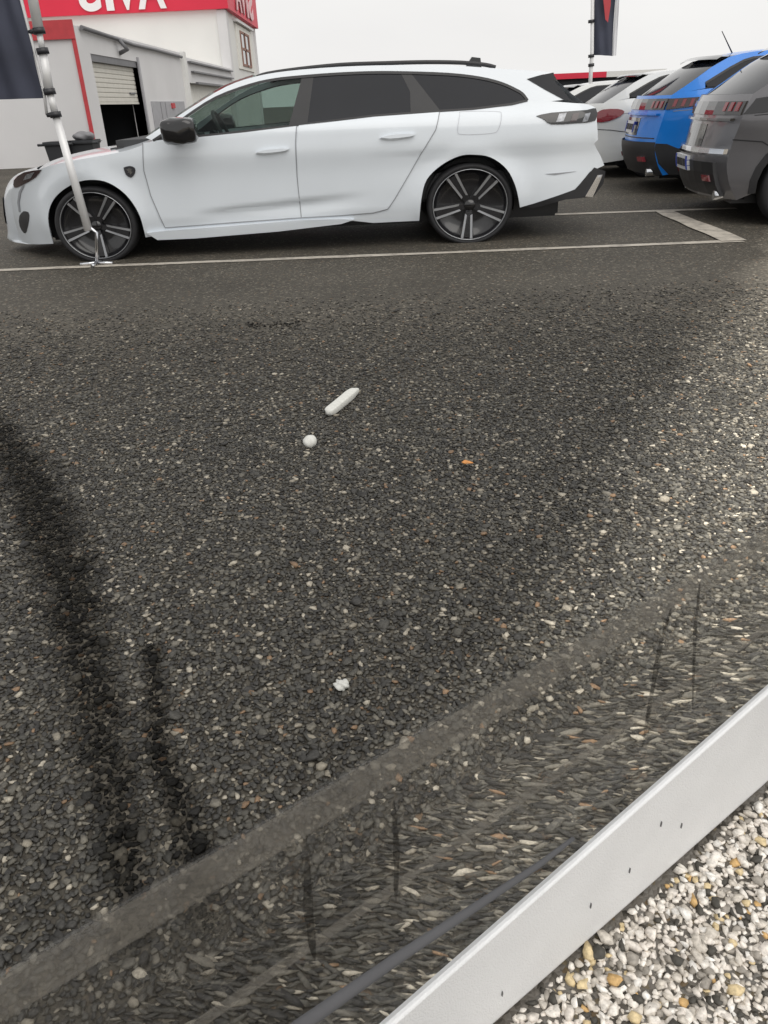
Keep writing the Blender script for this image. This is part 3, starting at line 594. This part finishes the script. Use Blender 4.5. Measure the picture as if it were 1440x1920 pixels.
    if lamp_style == 'claw':           # smoked full-width lamp band wrapping on to the flank
        lb = rpatch('lamp_band', -.98, .98, .775, .872, M['gloss'], .012)
        patch('tail_light', f2, [(.05, .775), (.32, .80), (.36, .875), (.075, .87)], M['lampd'], lb, .012, .02, False, .05)
        for k in range(3): patch('lamp_claw', f2, [(.10 + k * .075, .80), (.13 + k * .075, .80), (.155 + k * .075, .862), (.125 + k * .075, .862)], M['lamp'], lb, .016, .01, False, .03)
    elif lamp_style == 'oval':
        patch('tail_light', f2, smoothpoly([(.04, .80), (.02, .73), (.03, .68), (.16, .69), (.30, .745), (.34, .80), (.26, .83), (.10, .83), (.04, .80)], 2)[:-1], M['lamp'], root, .012, .02, False, .04)
        rpatch('tail_light', -.98, -.72, .68, .80, M['lamp'], .012); rpatch('tail_light', .72, .98, .68, .80, M['lamp'], .012)
    else:
        lb = rpatch('lamp_band', -.98, .98, .765, .855, M['gloss'], .012)
        patch('tail_light', f2, [(.05, .77), (.20, .78), (.46, .80), (.56, .90), (.36, .90), (.12, .87)], M['gloss'], lb, .012, .02, False, .05)
        patch('lamp_lens', f2, [(.22, .815), (.42, .825), (.50, .885), (.34, .885), (.24, .86)], M['lamp'], lb, .02, .01, False, .05)
    rpatch('plate_recess', -.42, .42, .54, .70, M['gloss'] if lamp_style != 'oval' else paint_m, .004)
    if plate:
        z0 = .56 if lamp_style == 'claw' else .36
        d_ = .02 if lamp_style == 'claw' else .06
        pl = rpatch('number_plate', -.30, .30, z0, z0 + .11, M['plate'], d_, ns=4); rpatch('plate_band', -.30, -.26, z0 + .004, z0 + .106, M['eu'], d_ + .006, pl, 2); rpatch('plate_band', .26, .30, z0 + .004, z0 + .106, M['eu'], d_ + .006, pl, 2)
        x = -.22
        for k in range(7):
            rpatch('plate_character', x, x + .038, z0 + .028, z0 + .084, M['ink'], d_ + .006, pl, 1, 1); x += .052 + (.03 if k in (1, 4) else 0)
    rpatch('tailgate_shelf', -.90, .90, .725, .742, M['gloss'] if lamp_style == 'wide' else paint_m, .03)
    rpatch('tailgate_gap', -.95, .95, .515, .524, M['black'], .006)
    if lamp_style != 'oval':
        for k in range(3): rpatch('lamp_claw', -.93 + k * .10, -.88 + k * .10, .79, .85, M['lamp'], .018, skew=.0)
        for k in range(3): rpatch('lamp_claw', .68 + k * .10, .73 + k * .10, .79, .85, M['lamp'], .018)
    for s in (-.78, .66): rpatch('reflector', s, s + .14, .30, .345, M['lamp'], .05)
    if bumper != 'black':
        rpatch('bumper_insert', -.86, .86, .20, .44, M['black'], .04); rpatch('bumper_step', -.97, .97, .50, .535, M['chrome'], .03)
    for v in (.30, 1.30): tube('exhaust_tip', [f2.w(.06 - .10, v, .2), f2.w(.2, v, .2)], .04, M['chrome'], root, 12)
    rb = [f2.w(u, .30, z + .01) for u, z in ((.7, 1.255), (.8, 1.29), (1.3, 1.30), (1.9, 1.285), (2.05, 1.24))]
    if antenna: tube('roof_antenna', [f2.w(.80, .70, 1.24), f2.w(.66, .70, 1.44)], .007, M['black'], root, 8, .004)
    return f2
suv('suv_car', (2.81, 6.45, 0), rad(-8), M['grey'], 'dark grey metallic suv parked tail-out beside the broad bay line', 'wide', 1.04, False, True, 'cars parked tail-out in the end bays', bumper='paint', ru=.56)
suv('suv_car', (2.99, 8.70, 0), rad(-6), M['blue'], 'bright blue suv with smoked tail lamps parked behind the grey one', 'claw', 1.04, True, True, 'cars parked tail-out in the end bays')
suv('hatchback_car', (2.86, 10.75, 0), rad(-6), M['white2'], 'white hatchback with oval red tail lamp parked beyond the blue car', 'oval', .96, False, False, 'cars parked tail-out in the end bays', bumper='paint')
suv('hatchback_car', (2.65, 13.2, 0), rad(-6), M['white2'], 'white car mostly hidden behind the tail of the white estate car', 'claw', .9, False, False, 'cars parked tail-out in the end bays', bumper='paint')

# ------------------------------------------------------------------ the rental building on the left
XW, YE, YC, YB, ZA = -6.0, 19.3, 40.4, 50.6, 2.66
bld = empty('rental_building', (XW, YE, 0), 'pale grey rental building with red sign band and half-open roller door', 'building')
DX0, DX1, DZ = 19.9, 23.8, 2.18
boxm('wall', (XW - .3, YE, 0), (XW, DX0, ZA), M['wall'], bld); boxm('wall', (XW - .3, DX0, DZ), (XW, DX1, ZA), M['wall'], bld); boxm('wall', (XW - .3, DX1, 0), (XW, 29.5, ZA), M['wall'], bld)
boxm('wall', (XW - .3, 29.9, 1.82), (XW, YC, ZA - .1), M['wall'], bld)
boxm('wall', (-15, YE - .3, 0), (XW - .001, YE, ZA - .01), M['wall'], bld); boxm('roof', (-15, YE - .1, ZA - .12), (XW - .302, YC, ZA - .004), M['wall2'], bld)
boxm('pilaster', (XW - .3, 29.5, 0), (XW + .12, 29.9, ZA + .03), M['wall2'], bld)
boxm('red_band', (-15, YE - .36, 2.40), (XW + .03, YE - .302, 2.74), M['reddull'], bld); boxm('corner_trim', (XW - .05, YE - .34, 0), (XW + .03, YE - .302, 2.398), M['reddull'], bld)
boxm('red_kick', (-9.2, YE - .34, 0), (-8.3, YE - .302, .1), M['reddull'], bld)
pp = [(XW + .07, y, z) for y, z in ((19.4, 2.63), (22, 2.58), (23.4, 2.54), (26, 2.55), (29.4, 2.53))]; pipe = tube('gutter_pipe', pp, .045, M['pipe'], bld, 10)
tube('pipe_bracket', [(XW, 22.3, 2.30), (XW + .25, 22.1, 2.36), (XW + .12, 22.0, 2.56)], .05, M['pipe'], pipe, 8)
boxm('door_reveal', (XW - .28, DX1, 0), (XW + .04, DX1 + .14, DZ + .1), M['steel'], bld); boxm('shutter_box', (XW - .28, DX0, DZ - .14), (XW - .02, DX1, DZ), M['pipe'], bld)
sh = empty('roller_shutter', (0, 0, 0), '', ''); del sh['label']; del sh['category']; sh.parent = bld; sh.location = (0, 0, 0)
z = 1.24
while z < DZ - .16: boxm('slat', (XW - .17, DX0 + .02, z), (XW - .12, DX1 - .02, z + .096), M['shutter'], sh, .012); z += .1
boxm('bottom_bar', (XW - .18, DX0 + .02, 1.19), (XW - .11, DX1 - .02, 1.238), M['shutter'], sh); boxm('shutter_handle', (XW - .12, 23.0, 1.42), (XW - .08, 23.5, 1.46), M['pipe'], sh)
boxm('interior', (XW - 3.2, DX0 - .6, .02), (XW - 3.0, DX1 + .6, 2.3), M['dark'], bld); boxm('interior', (XW - 3.0, DX0 - .62, .02), (XW - .32, DX0 - .5, 2.3), M['dark'], bld); boxm('interior', (XW - 3.0, DX1 + .5, .02), (XW - .32, DX1 + .62, 2.3), M['dark'], bld)
boxm('board', (XW - 2.2, DX1 - 1.5, .02), (XW - 2.1, DX1 + .4, 1.8), M['brown'], bld)
sd_ = boxm('side_door', (XW, 24.6, 0), (XW + .03, 29.0, 1.25), M['steel'], bld); boxm('door_groove', (XW + .03, 25.6, .02), (XW + .036, 25.66, 1.23), M['pipe'], sd_); boxm('door_groove', (XW + .03, 26.2, .02), (XW + .036, 26.25, 1.23), M['pipe'], sd_); boxm('red_lamp', (XW + .03, 27.0, 1.06), (XW + .07, 27.4, 1.2), M['reddull'], sd_)
for zz, y0, y1 in ((2.42, 30.6, 40.2), (2.14, 31.0, 40.2)): boxm('ledge', (XW, y0, zz), (XW + .12, y1, zz + .05), M['pipe'], bld)
boxm('bay_lintel', (XW - .2, 31.6, 1.80), (XW + .10, 40.0, 1.86), M['pipe'], bld); boxm('bay_door', (XW - .25, 29.9, 0), (XW - .2, YC, 1.84), M['trimw'], bld)
# tower block with sign band
boxm('wall', (-15.5, YC, 0), (XW - .002, YB, 4.83), M['wall2'], bld)
boxm('corner_pillar', (XW - .35, YC - .08, 0), (XW + .06, YC + .5, 4.80), M['wall'], bld); boxm('corner_pillar', (XW - .2, YB - .5, 0), (XW + .06, YB + .05, 4.80), M['wall'], bld)
sg = boxm('sign_band', (-15.6, YC - .25, 4.83), (XW + .22, YB + .3, 6.75), M['redsign'], bld)
def letter(ch, m, place, parent):
    """place(a, b, d): a, b in 0..1 across and up the letter, d depth"""
    cu = bpy.data.curves.new('letter', 'FONT'); cu.body = ch; cu.size = 1; cu.extrude = .03; cu.offset = .03
    t = bpy.data.objects.new('letter', cu); C.objects.link(t); bpy.context.view_layer.update(); dg = bpy.context.evaluated_depsgraph_get()
    me = bpy.data.meshes.new_from_object(t.evaluated_get(dg)); bpy.data.objects.remove(t); bpy.data.curves.remove(cu); me.materials.clear(); me.name = 'letter'
    co = np.array([v.co[:] for v in me.vertices]); lo, hi = co.min(0), co.max(0)
    for v, c in zip(me.vertices, co): q = (c - lo) / (hi - lo); v.co = place(q[0], q[1], q[2])
    bm = bmesh.new(); bm.from_mesh(me); bmesh.ops.recalc_face_normals(bm, faces=bm.faces); bm.to_mesh(me); bm.free()
    return link('letter', me, m, parent)
# the letters read mirrored, as in the photograph
for ch, a, b in (('S', 156, 196), ('I', 205, 219), ('V', 222, 266), ('A', 264, 316)):
    x0 = -12.06 + (a - 160) * .02333; x1 = -12.06 + (b - 160) * .02333
    letter(ch, M['letter'], lambda p, q, d, x0=x0, x1=x1: (x1 + (x0 - x1) * p, YC - .33 + .05 * d, 4.93 + 1.5 * q), sg)
for ch, y0, y1 in (('A', 42.4, 44.2), ('V', 44.2, 45.8), ('I', 46.1, 46.7), ('S', 47.0, 48.6)):
    letter(ch, M['pink'], lambda p, q, d, y0=y0, y1=y1: (XW + .30 - .05 * d, y0 + (y1 - y0) * (1 - p), 4.98 + 1.45 * q), sg)
wd = boxm('window_surround', (XW, 43.0, 2.65), (XW + .06, 48.6, 4.5), M['trimw'], bld); boxm('window_hood', (XW, 42.7, 4.56), (XW + .2, 48.8, 4.66), M['wall'], bld)
wn = boxm('window', (XW + .03, 44.2, 2.85), (XW + .065, 47.4, 4.25), M['pane'], bld)
for y0, y1, z0, z1 in ((44.1, 44.35, 2.8, 4.3), (45.6, 45.85, 2.8, 4.3), (47.1, 47.4, 2.8, 4.3), (44.35, 47.1, 4.2, 4.3), (44.35, 47.1, 2.8, 2.9), (44.35, 47.1, 3.5, 3.6)): boxm('window_bar', (XW + .066, y0, z0), (XW + .10, y1, z1), M['frame'], wn)

# bins against the end wall
def wheelie(x, y, rot, label, h=.62):
    r = empty('wheelie_bin', (x, y, 0), label, 'bin', 'bins against the end wall'); a, b = .23, .25
    body = [(sx * a * k, sy * b * k, z) for z, k in ((.06, .82), (h, 1.0)) for sx, sy in ((-1, -1), (1, -1), (1, 1), (-1, 1))]
    pydata('bin_body', [(x + p[0], y + p[1], p[2]) for p in body], [(3, 2, 1, 0), (4, 5, 6, 7), (0, 1, 5, 4), (1, 2, 6, 5), (2, 3, 7, 6), (3, 0, 4, 7)], M['bin'], r)
    boxm('bin_lid', (x - a - .05, y - b - .05, h + .002), (x + a + .05, y + b + .05, h + .07), M['bin'], r, .03); tube('bin_handle', [(x - a - .12, y - b - .02, h + .02), (x + a + .12, y - b - .02, h + .02)], .025, M['bin'], r, 8)
    for s in (-1, 1): tube('bin_wheel', [(x + s * (a - .08), y + b * .9, .09), (x + s * (a - .02), y + b * .9, .09)], .09, M['bin'], r, 14)
b0 = on_plane(112, 270, (0, 17.6, 0), (0, 1, 0)); wheelie(b0[0], 17.6, 0, 'low dark bin beside the white flagpole', .47)
b1 = on_plane(160, 272, (0, 17.8, 0), (0, 1, 0)); wheelie(b1[0], 17.8, 0, 'low dark bin with a grey sack lying on its lid', .47)
tag(sphereish('rubbish_sack', (b1[0] + .02, 17.75, .53 + .08), (.22, .2, .09), M['sack'], None, .12), 'slumped grey rubbish sack lying on the bin lid', 'sack', None)

# ------------------------------------------------------------------ flags
def cloth(name, a, b, c, d, m, parent, amp, nx=30, ny=40, dirn=(0, 1, 0), fold=9.0):
    """a,b top corners, c,d bottom corners, rippled"""
    a, b, c, d = map(lambda q: np.array(q, float), (a, b, c, d)); dirn = np.array(dirn, float); vs = []; fs = []
    for th in (0, .006):
        for j in range(ny + 1):
            for i in range(nx + 1):
                s, t = i / nx, j / ny; p = (a * (1 - s) + b * s) * (1 - t) + (c * (1 - s) + d * s) * t
                w = math.sin(s * fold + t * 3.0 + 1.2 * math.sin(t * 4)) * amp * (1 - s * .6) + .4 * amp * math.sin(s * fold * 2.3 - t * 5); vs.append(p + dirn * (w + th))
    n = (nx + 1) * (ny + 1)
    for j in range(ny):
        for i in range(nx): q = j * (nx + 1) + i; fs.append((q, q + 1, q + nx + 2, q + nx + 1)); fs.append((n + q, n + q + nx + 1, n + q + nx + 2, n + q + 1))
    return pydata(name, vs, fs, m, parent, True)
FY = 6.02; FN = np.array([0, 1.0, 0])
def fp(x, y, dy=0.0): return on_plane(x, y, (0, FY + dy, 0), FN)
base = fp(179, 484); bz = base.copy(); bz[2] = 0
fl = empty('flag_banner', bz, 'navy flag on white telescopic pole standing at the front wheel of white car', 'flag', 'dealer flags')
p0 = fp(166, 432); p1 = fp(104, 215); p2 = fp(93, 172); p3 = fp(80, 96); p4 = fp(73, 58); top = fp(50, -60); top2 = fp(10, -260)
tube('pole', [p0, p1], .030, M['pole'], fl, 16, .026); tube('pole_section', [p1, p2], .024, M['pole'], fl, 14); tube('pole_section', [p2, p3], .030, M['pole'], fl, 14, .027); tube('pole_section', [p3, p4], .020, M['pole'], fl, 14); tube('pole_section', [p4, top, top2], .034, M['pole'], fl, 14, .03)
tube('ground_spike', [np.array([bz[0], FY, 0.0]), fp(181, 436), p0 + (p1 - p0) * .05], .013, M['chrome'], fl, 10)
for dx, dy in ((.22, 0), (-.22, 0), (0, .22), (0, -.2)): tube('base_foot', [(bz[0], FY, .02), (bz[0] + dx * .55, FY + dy * .55, .012)], .012, M['chrome'], fl, 8)
for c, px2 in ((p1, (88, 216)), (p2, (82, 168)), (p3, (74, 95)), (p4, (54, 60))):
    q = fp(*px2); d = (p1 - p0) / np.linalg.norm(p1 - p0); cl = tube('clamp_ring', [c - d * .018, c + d * .018], .040, M['clampm'], fl, 14); tube('clamp_arm', [c, q], .014, M['clampm'], cl, 8)
tube('hoop_rod', [fp(88, 216), fp(82, 168), fp(64, 95), fp(40, 0), fp(10, -140)], .010, M['pole'], fl, 8)
cloth('banner', fp(-160, -200, .02), fp(34, -40, .02), fp(-120, 190, .02), fp(84, 184, .02), M['flag'], fl, .05)
# far flag
FY2 = 15.0
def gp(x, y, dy=0.0): return on_plane(x, y, (0, FY2 + dy, 0), FN)
b2 = gp(1104, 240); b2[2] = 0; f2 = empty('flag_banner', b2, 'navy and red flag on thin pole behind the parked cars', 'flag', 'dealer flags')
tube('pole', [b2, gp(1108, 130), gp(1110, 100), gp(1112, -80)], .035, M['pole'], f2, 12, .028)
tube('base_foot', [b2 + np.array([-.4, 0, .03]), b2 + np.array([.4, 0, .03])], .03, M['clampm'], f2, 8); tube('base_foot', [b2 + np.array([0, -.4, .03]), b2 + np.array([0, .4, .03])], .03, M['clampm'], f2, 8)
for yy in (122, 105, 40): tube('clamp_ring', [gp(1108.5, yy + 3), gp(1108.5, yy - 3)], .05, M['clampm'], f2, 10)
bn = cloth('banner', gp(1112, -90), gp(1160, -90), gp(1113, 103), gp(1148, 105), M['flag'], f2, .05, fold=5)
cloth('banner_hem', gp(1160, -90, .01), gp(1166, -90, .01), gp(1148, 105, .01), gp(1155, 104, .01), M['flagw'], bn, .02, 4, 20)
prism('red_print', [gp(1130, -60, -.14), gp(1147, -60, -.14), gp(1145, 10, -.14), gp(1140, 42, -.14), gp(1135, 36, -.14), gp(1131, -5, -.14)], (0, .012, 0), M['flagred'], bn)

# far showroom with red fascia
sb = empty('far_showroom', (14, 62, 0), 'low distant building with red fascia and dark front beyond the cars', 'building')
q0 = on_plane(1030, 139, (0, 62, 0), FN); q1 = on_plane(1215, 136, (0, 62, 0), FN)
boxm('wall', (q0[0] - 4, 62, 0), (q1[0] + 1, 72, q0[2] - .35), M['dark'], sb); boxm('red_fascia', (q0[0] - 4.2, 61.7, q0[2] - .35), (q1[0] - 3.0, 72.2, q0[2]), M['redsign'], sb); boxm('grey_fascia', (q1[0] - 2.99, 61.7, q0[2] - .35), (q1[0] + 1.2, 72.2, q0[2]), M['wall2'], sb)
for k in range(6): x = q0[0] - 3 + k * 2.3; boxm('window', (x, 61.96, .3), (x + 1.9, 61.99, q0[2] - .6), M['privacy'], sb)

# ------------------------------------------------------------------ foreground door moulding with an added low clear screen
def top_z(s): return float(np.interp(s, [-.156, .533], [.176, .242])) if -.156 <= s <= .533 else (.176 + (s + .156) * (.066 / .689))
N = 60; sect = []
for i in range(N + 1):
    s = S0 + (S1 - S0) * i / N; h = max(.08, top_z(s)); sect.append([rail_pt(s, -.016, .0), rail_pt(s, -.010, .003), rail_pt(s, -.002, .012), rail_pt(s, .0, .02), rail_pt(s, .0, h - .002), rail_pt(s, -.001, h - .0005), rail_pt(s, -.003, h), rail_pt(s, -.007, h - .001), rail_pt(s, -.016, h - .012)])
k = len(sect[0]); vs = [p for q in sect for p in q]; fs = []
for i in range(N):
    for j in range(k): fs.append((i * k + j, (i + 1) * k + j, (i + 1) * k + (j + 1) % k, i * k + (j + 1) % k))
fs += [tuple(range(k)), tuple(N * k + j for j in range(k))[::-1]]
ed = empty('door_edge_screen', rail_pt(.3, 0, 0), 'light grey door edging with an added wavy clear screen in place of the glossy door panel', 'edging')
ro = pydata('moulding', vs, fs, M['rail'], ed); bm = bmesh.new(); bm.from_mesh(ro.data); bmesh.ops.recalc_face_normals(bm, faces=bm.faces); bm.to_mesh(ro.data); bm.free()
for px, py in ((1240, 1545), (1278, 1548), (1181, 1632), (1108, 1698), (942, 1863)):
    q = on_plane(px, py, rail_pt(0, .001, 0), RN); prism('scuff', [q + np.array([0, 0, .005]) + RN * .001, q + RD * .0006 + RN * .001, q - np.array([0, 0, .005]) + RD * -.0005 + RN * .001, q - RD * .0008 + RN * .001], -RN * .004, M['mark'], ro)
tube('rail_reflection', [on_plane(x, y, rail_pt(0, -.02, 0), RN) for x, y in ((1075, 1572), (1010, 1622), (900, 1695), (740, 1800), (560, 1926), (380, 2060))], .0025, M['rail_refl'], ed, 10, .008)  # grey tube shaped as the moulding's reflection in the glossy panel
def added_screen_mat(rough=.0, bump=.3):
    m = bpy.data.materials.new('added_wavy_screen'); m.use_nodes = True; t = m.node_tree; t.nodes.clear(); o = t.nodes.new('ShaderNodeOutputMaterial')
    rf = t.nodes.new('ShaderNodeBsdfRefraction'); rf.inputs['IOR'].default_value = 1.18; rf.inputs['Roughness'].default_value = rough; rf.inputs['Color'].default_value = (.97, .97, .96, 1)
    tr = t.nodes.new('ShaderNodeBsdfTransparent'); lp = t.nodes.new('ShaderNodeMixShader'); lp.inputs['Fac'].default_value = .18
    gl = t.nodes.new('ShaderNodeBsdfGlossy'); gl.inputs['Roughness'].default_value = .05; ms = t.nodes.new('ShaderNodeMixShader')
    geo = t.nodes.new('ShaderNodeNewGeometry'); n = t.nodes.new('ShaderNodeTexNoise'); n.inputs['Scale'].default_value = 26; n.inputs['Detail'].default_value = 3; t.links.new(geo.outputs['Position'], n.inputs['Vector'])
    bp = t.nodes.new('ShaderNodeBump'); bp.inputs['Strength'].default_value = bump; bp.inputs['Distance'].default_value = .008; t.links.new(n.outputs['Fac'], bp.inputs['Height'])
    t.links.new(bp.outputs['Normal'], rf.inputs['Normal'])
    t.links.new(tr.outputs[0], lp.inputs[1]); t.links.new(rf.outputs[0], lp.inputs[2]); ms.inputs['Fac'].default_value = .02; t.links.new(lp.outputs[0], ms.inputs[1]); t.links.new(gl.outputs[0], ms.inputs[2]); t.links.new(ms.outputs[0], o.inputs['Surface'])
    return m
def film_mat(name, col, cover):
    m = bpy.data.materials.new(name); m.use_nodes = True; t = m.node_tree; t.nodes.clear(); o = t.nodes.new('ShaderNodeOutputMaterial'); tr = t.nodes.new('ShaderNodeBsdfTransparent'); df = t.nodes.new('ShaderNodeBsdfDiffuse'); df.inputs['Color'].default_value = (*col, 1)
    geo = t.nodes.new('ShaderNodeNewGeometry'); n = t.nodes.new('ShaderNodeTexNoise'); n.inputs['Scale'].default_value = 60; n.inputs['Detail'].default_value = 5; t.links.new(geo.outputs['Position'], n.inputs['Vector'])
    mr = t.nodes.new('ShaderNodeMapRange'); mr.inputs['From Min'].default_value = .3; mr.inputs['From Max'].default_value = .7; mr.inputs['To Min'].default_value = cover * .5; mr.inputs['To Max'].default_value = min(1, cover * 1.4); t.links.new(n.outputs['Fac'], mr.inputs['Value'])
    s_ = t.nodes.new('ShaderNodeMixShader'); t.links.new(mr.outputs['Result'], s_.inputs['Fac']); t.links.new(tr.outputs[0], s_.inputs[1]); t.links.new(df.outputs[0], s_.inputs[2]); t.links.new(s_.outputs[0], o.inputs['Surface']); return m
M['film_streak'] = film_mat('dark_streak_film', (.012, .011, .010), .30)  # thin film for the dark streaks over the screen
def film_streak(pts, w):
    P_ = [on_plane(x, y, rail_pt(0, -.0265, 0), RN) for x, y in pts]; n = 24; vs = []; fs = []; ts = np.linspace(0, 1, len(P_)); A = np.array(P_)
    for layer in (0, .0008):
        for i in range(n + 1):
            t = i / n; c = np.array([np.interp(t, ts, A[:, k]) for k in range(3)]); ww = w * (math.sin(math.pi * min(1, max(0, t * .96 + .02))) ** .6) * (1 + .15 * math.sin(i * .7)); vs += [c - RD * ww + RN * layer, c + RD * ww * .8 + RN * layer]
    N_ = 2 * (n + 1)
    for i in range(n): a = 2 * i; fs += [(a, a + 2, a + 3, a + 1), (N_ + a, N_ + a + 1, N_ + a + 3, N_ + a + 2)]
    return pydata('dark_streak', vs, fs, M['film_streak'], ed)
def sheet(name, zprof, m, s0, s1, parent, n=40):
    """zprof: (z, front offset, back offset) from foot to top; closed slab along the moulding"""
    ring = [(z, a) for z, a, b in zprof] + [(z, b) for z, a, b in reversed(zprof)]; k = len(ring); vs = []; fs = []
    for i in range(n + 1):
        s = s0 + (s1 - s0) * i / n
        for z, o in ring: vs.append(rail_pt(s, -.03 + o, z))
    for i in range(n):
        for j in range(k): fs.append((i * k + j, (i + 1) * k + j, (i + 1) * k + (j + 1) % k, i * k + (j + 1) % k))
    fs += [tuple(range(k)), tuple(n * k + j for j in range(k))[::-1]]
    o = pydata(name, vs, fs, m, parent, True); bm = bmesh.new(); bm.from_mesh(o.data); bmesh.ops.recalc_face_normals(bm, faces=bm.faces); bm.to_mesh(o.data); bm.free(); return o
M['added_screen_sheet'] = added_screen_mat(); M['crease_blur'] = film_mat('crease_blur_film', (.22, .205, .18), .24)
def slab(name, z0, z1, m, front, back, n=10):
    return sheet(name, [(z0 + (z1 - z0) * i / n, front, back) for i in range(n + 1)], m, S0, S1, ed)
slab('added_screen', .08, .512, M['added_screen_sheet'], .002, -.002)  # added sheet whose waves imitate the panel's rippled reflection
slab('crease_blur_band', .328, .343, M['crease_blur'], .0034, .0026); slab('crease_blur_band', .472, .511, M['crease_blur'], .0034, .0026)  # reflection blurred along the door creases, put into a tinted film
for pts, r in (([(1258, 1140), (1240, 1200), (1222, 1300), (1205, 1400)], .0045), ([(1312, 1090), (1303, 1180), (1298, 1330)], .003), ([(738, 1500), (744, 1600), (742, 1690)], .003), ([(575, 1600), (578, 1700), (590, 1800)], .004)):
    film_streak(pts, r * 1.3)

# ------------------------------------------------------------------ small things lying on the asphalt
def gpt(x, y, z=0): q = gnd(x, y); return (q[0], q[1], z)
a, b = np.array(gpt(613, 785, .017)), np.array(gpt(670, 737, .017)); lv = b - a
tag(sphereish('litter_stub', (a + b) / 2, (np.linalg.norm(lv) / 2 * 1.08, .024, .017), M['chalk'], None, .04, 3, math.atan2(lv[1], lv[0]), .42), 'white rolled paper stub lying on the dark asphalt lane', 'litter')
tag(sphereish('pebble', gpt(582, 836, .016), (.023, .030, .02), M['chalk'], None, .06), 'round white pebble beside the white paper stub on the asphalt', 'pebble')
tag(sphereish('paint_chip', gpt(642, 1293, .012), (.014, .012, .008), M['droplet'], None, .3), 'small white broken chip alone on the dark chippings', 'chip')
lc = np.array(gpt(876, 877, .018)); tag(pydata('fallen_leaf', [lc + np.array(q) for q in ((-.017, .004, 0), (-.006, .014, .003), (.008, .008, .001), (.018, -.004, 0), (.004, -.012, .003), (-.009, -.008, .001), (0, 0, .005), (-.017, .004, -.002), (-.006, .014, .001), (.008, .008, -.001), (.018, -.004, -.002), (.004, -.012, .001), (-.009, -.008, -.001), (0, 0, .003))], [(6, i, (i + 1) % 6) for i in range(6)] + [(13, 7 + (i + 1) % 6, 7 + i) for i in range(6)] + [(i, 7 + i, 7 + (i + 1) % 6, (i + 1) % 6) for i in range(6)], M['leaf']), 'small orange leaf lying on the dark asphalt', 'leaf')
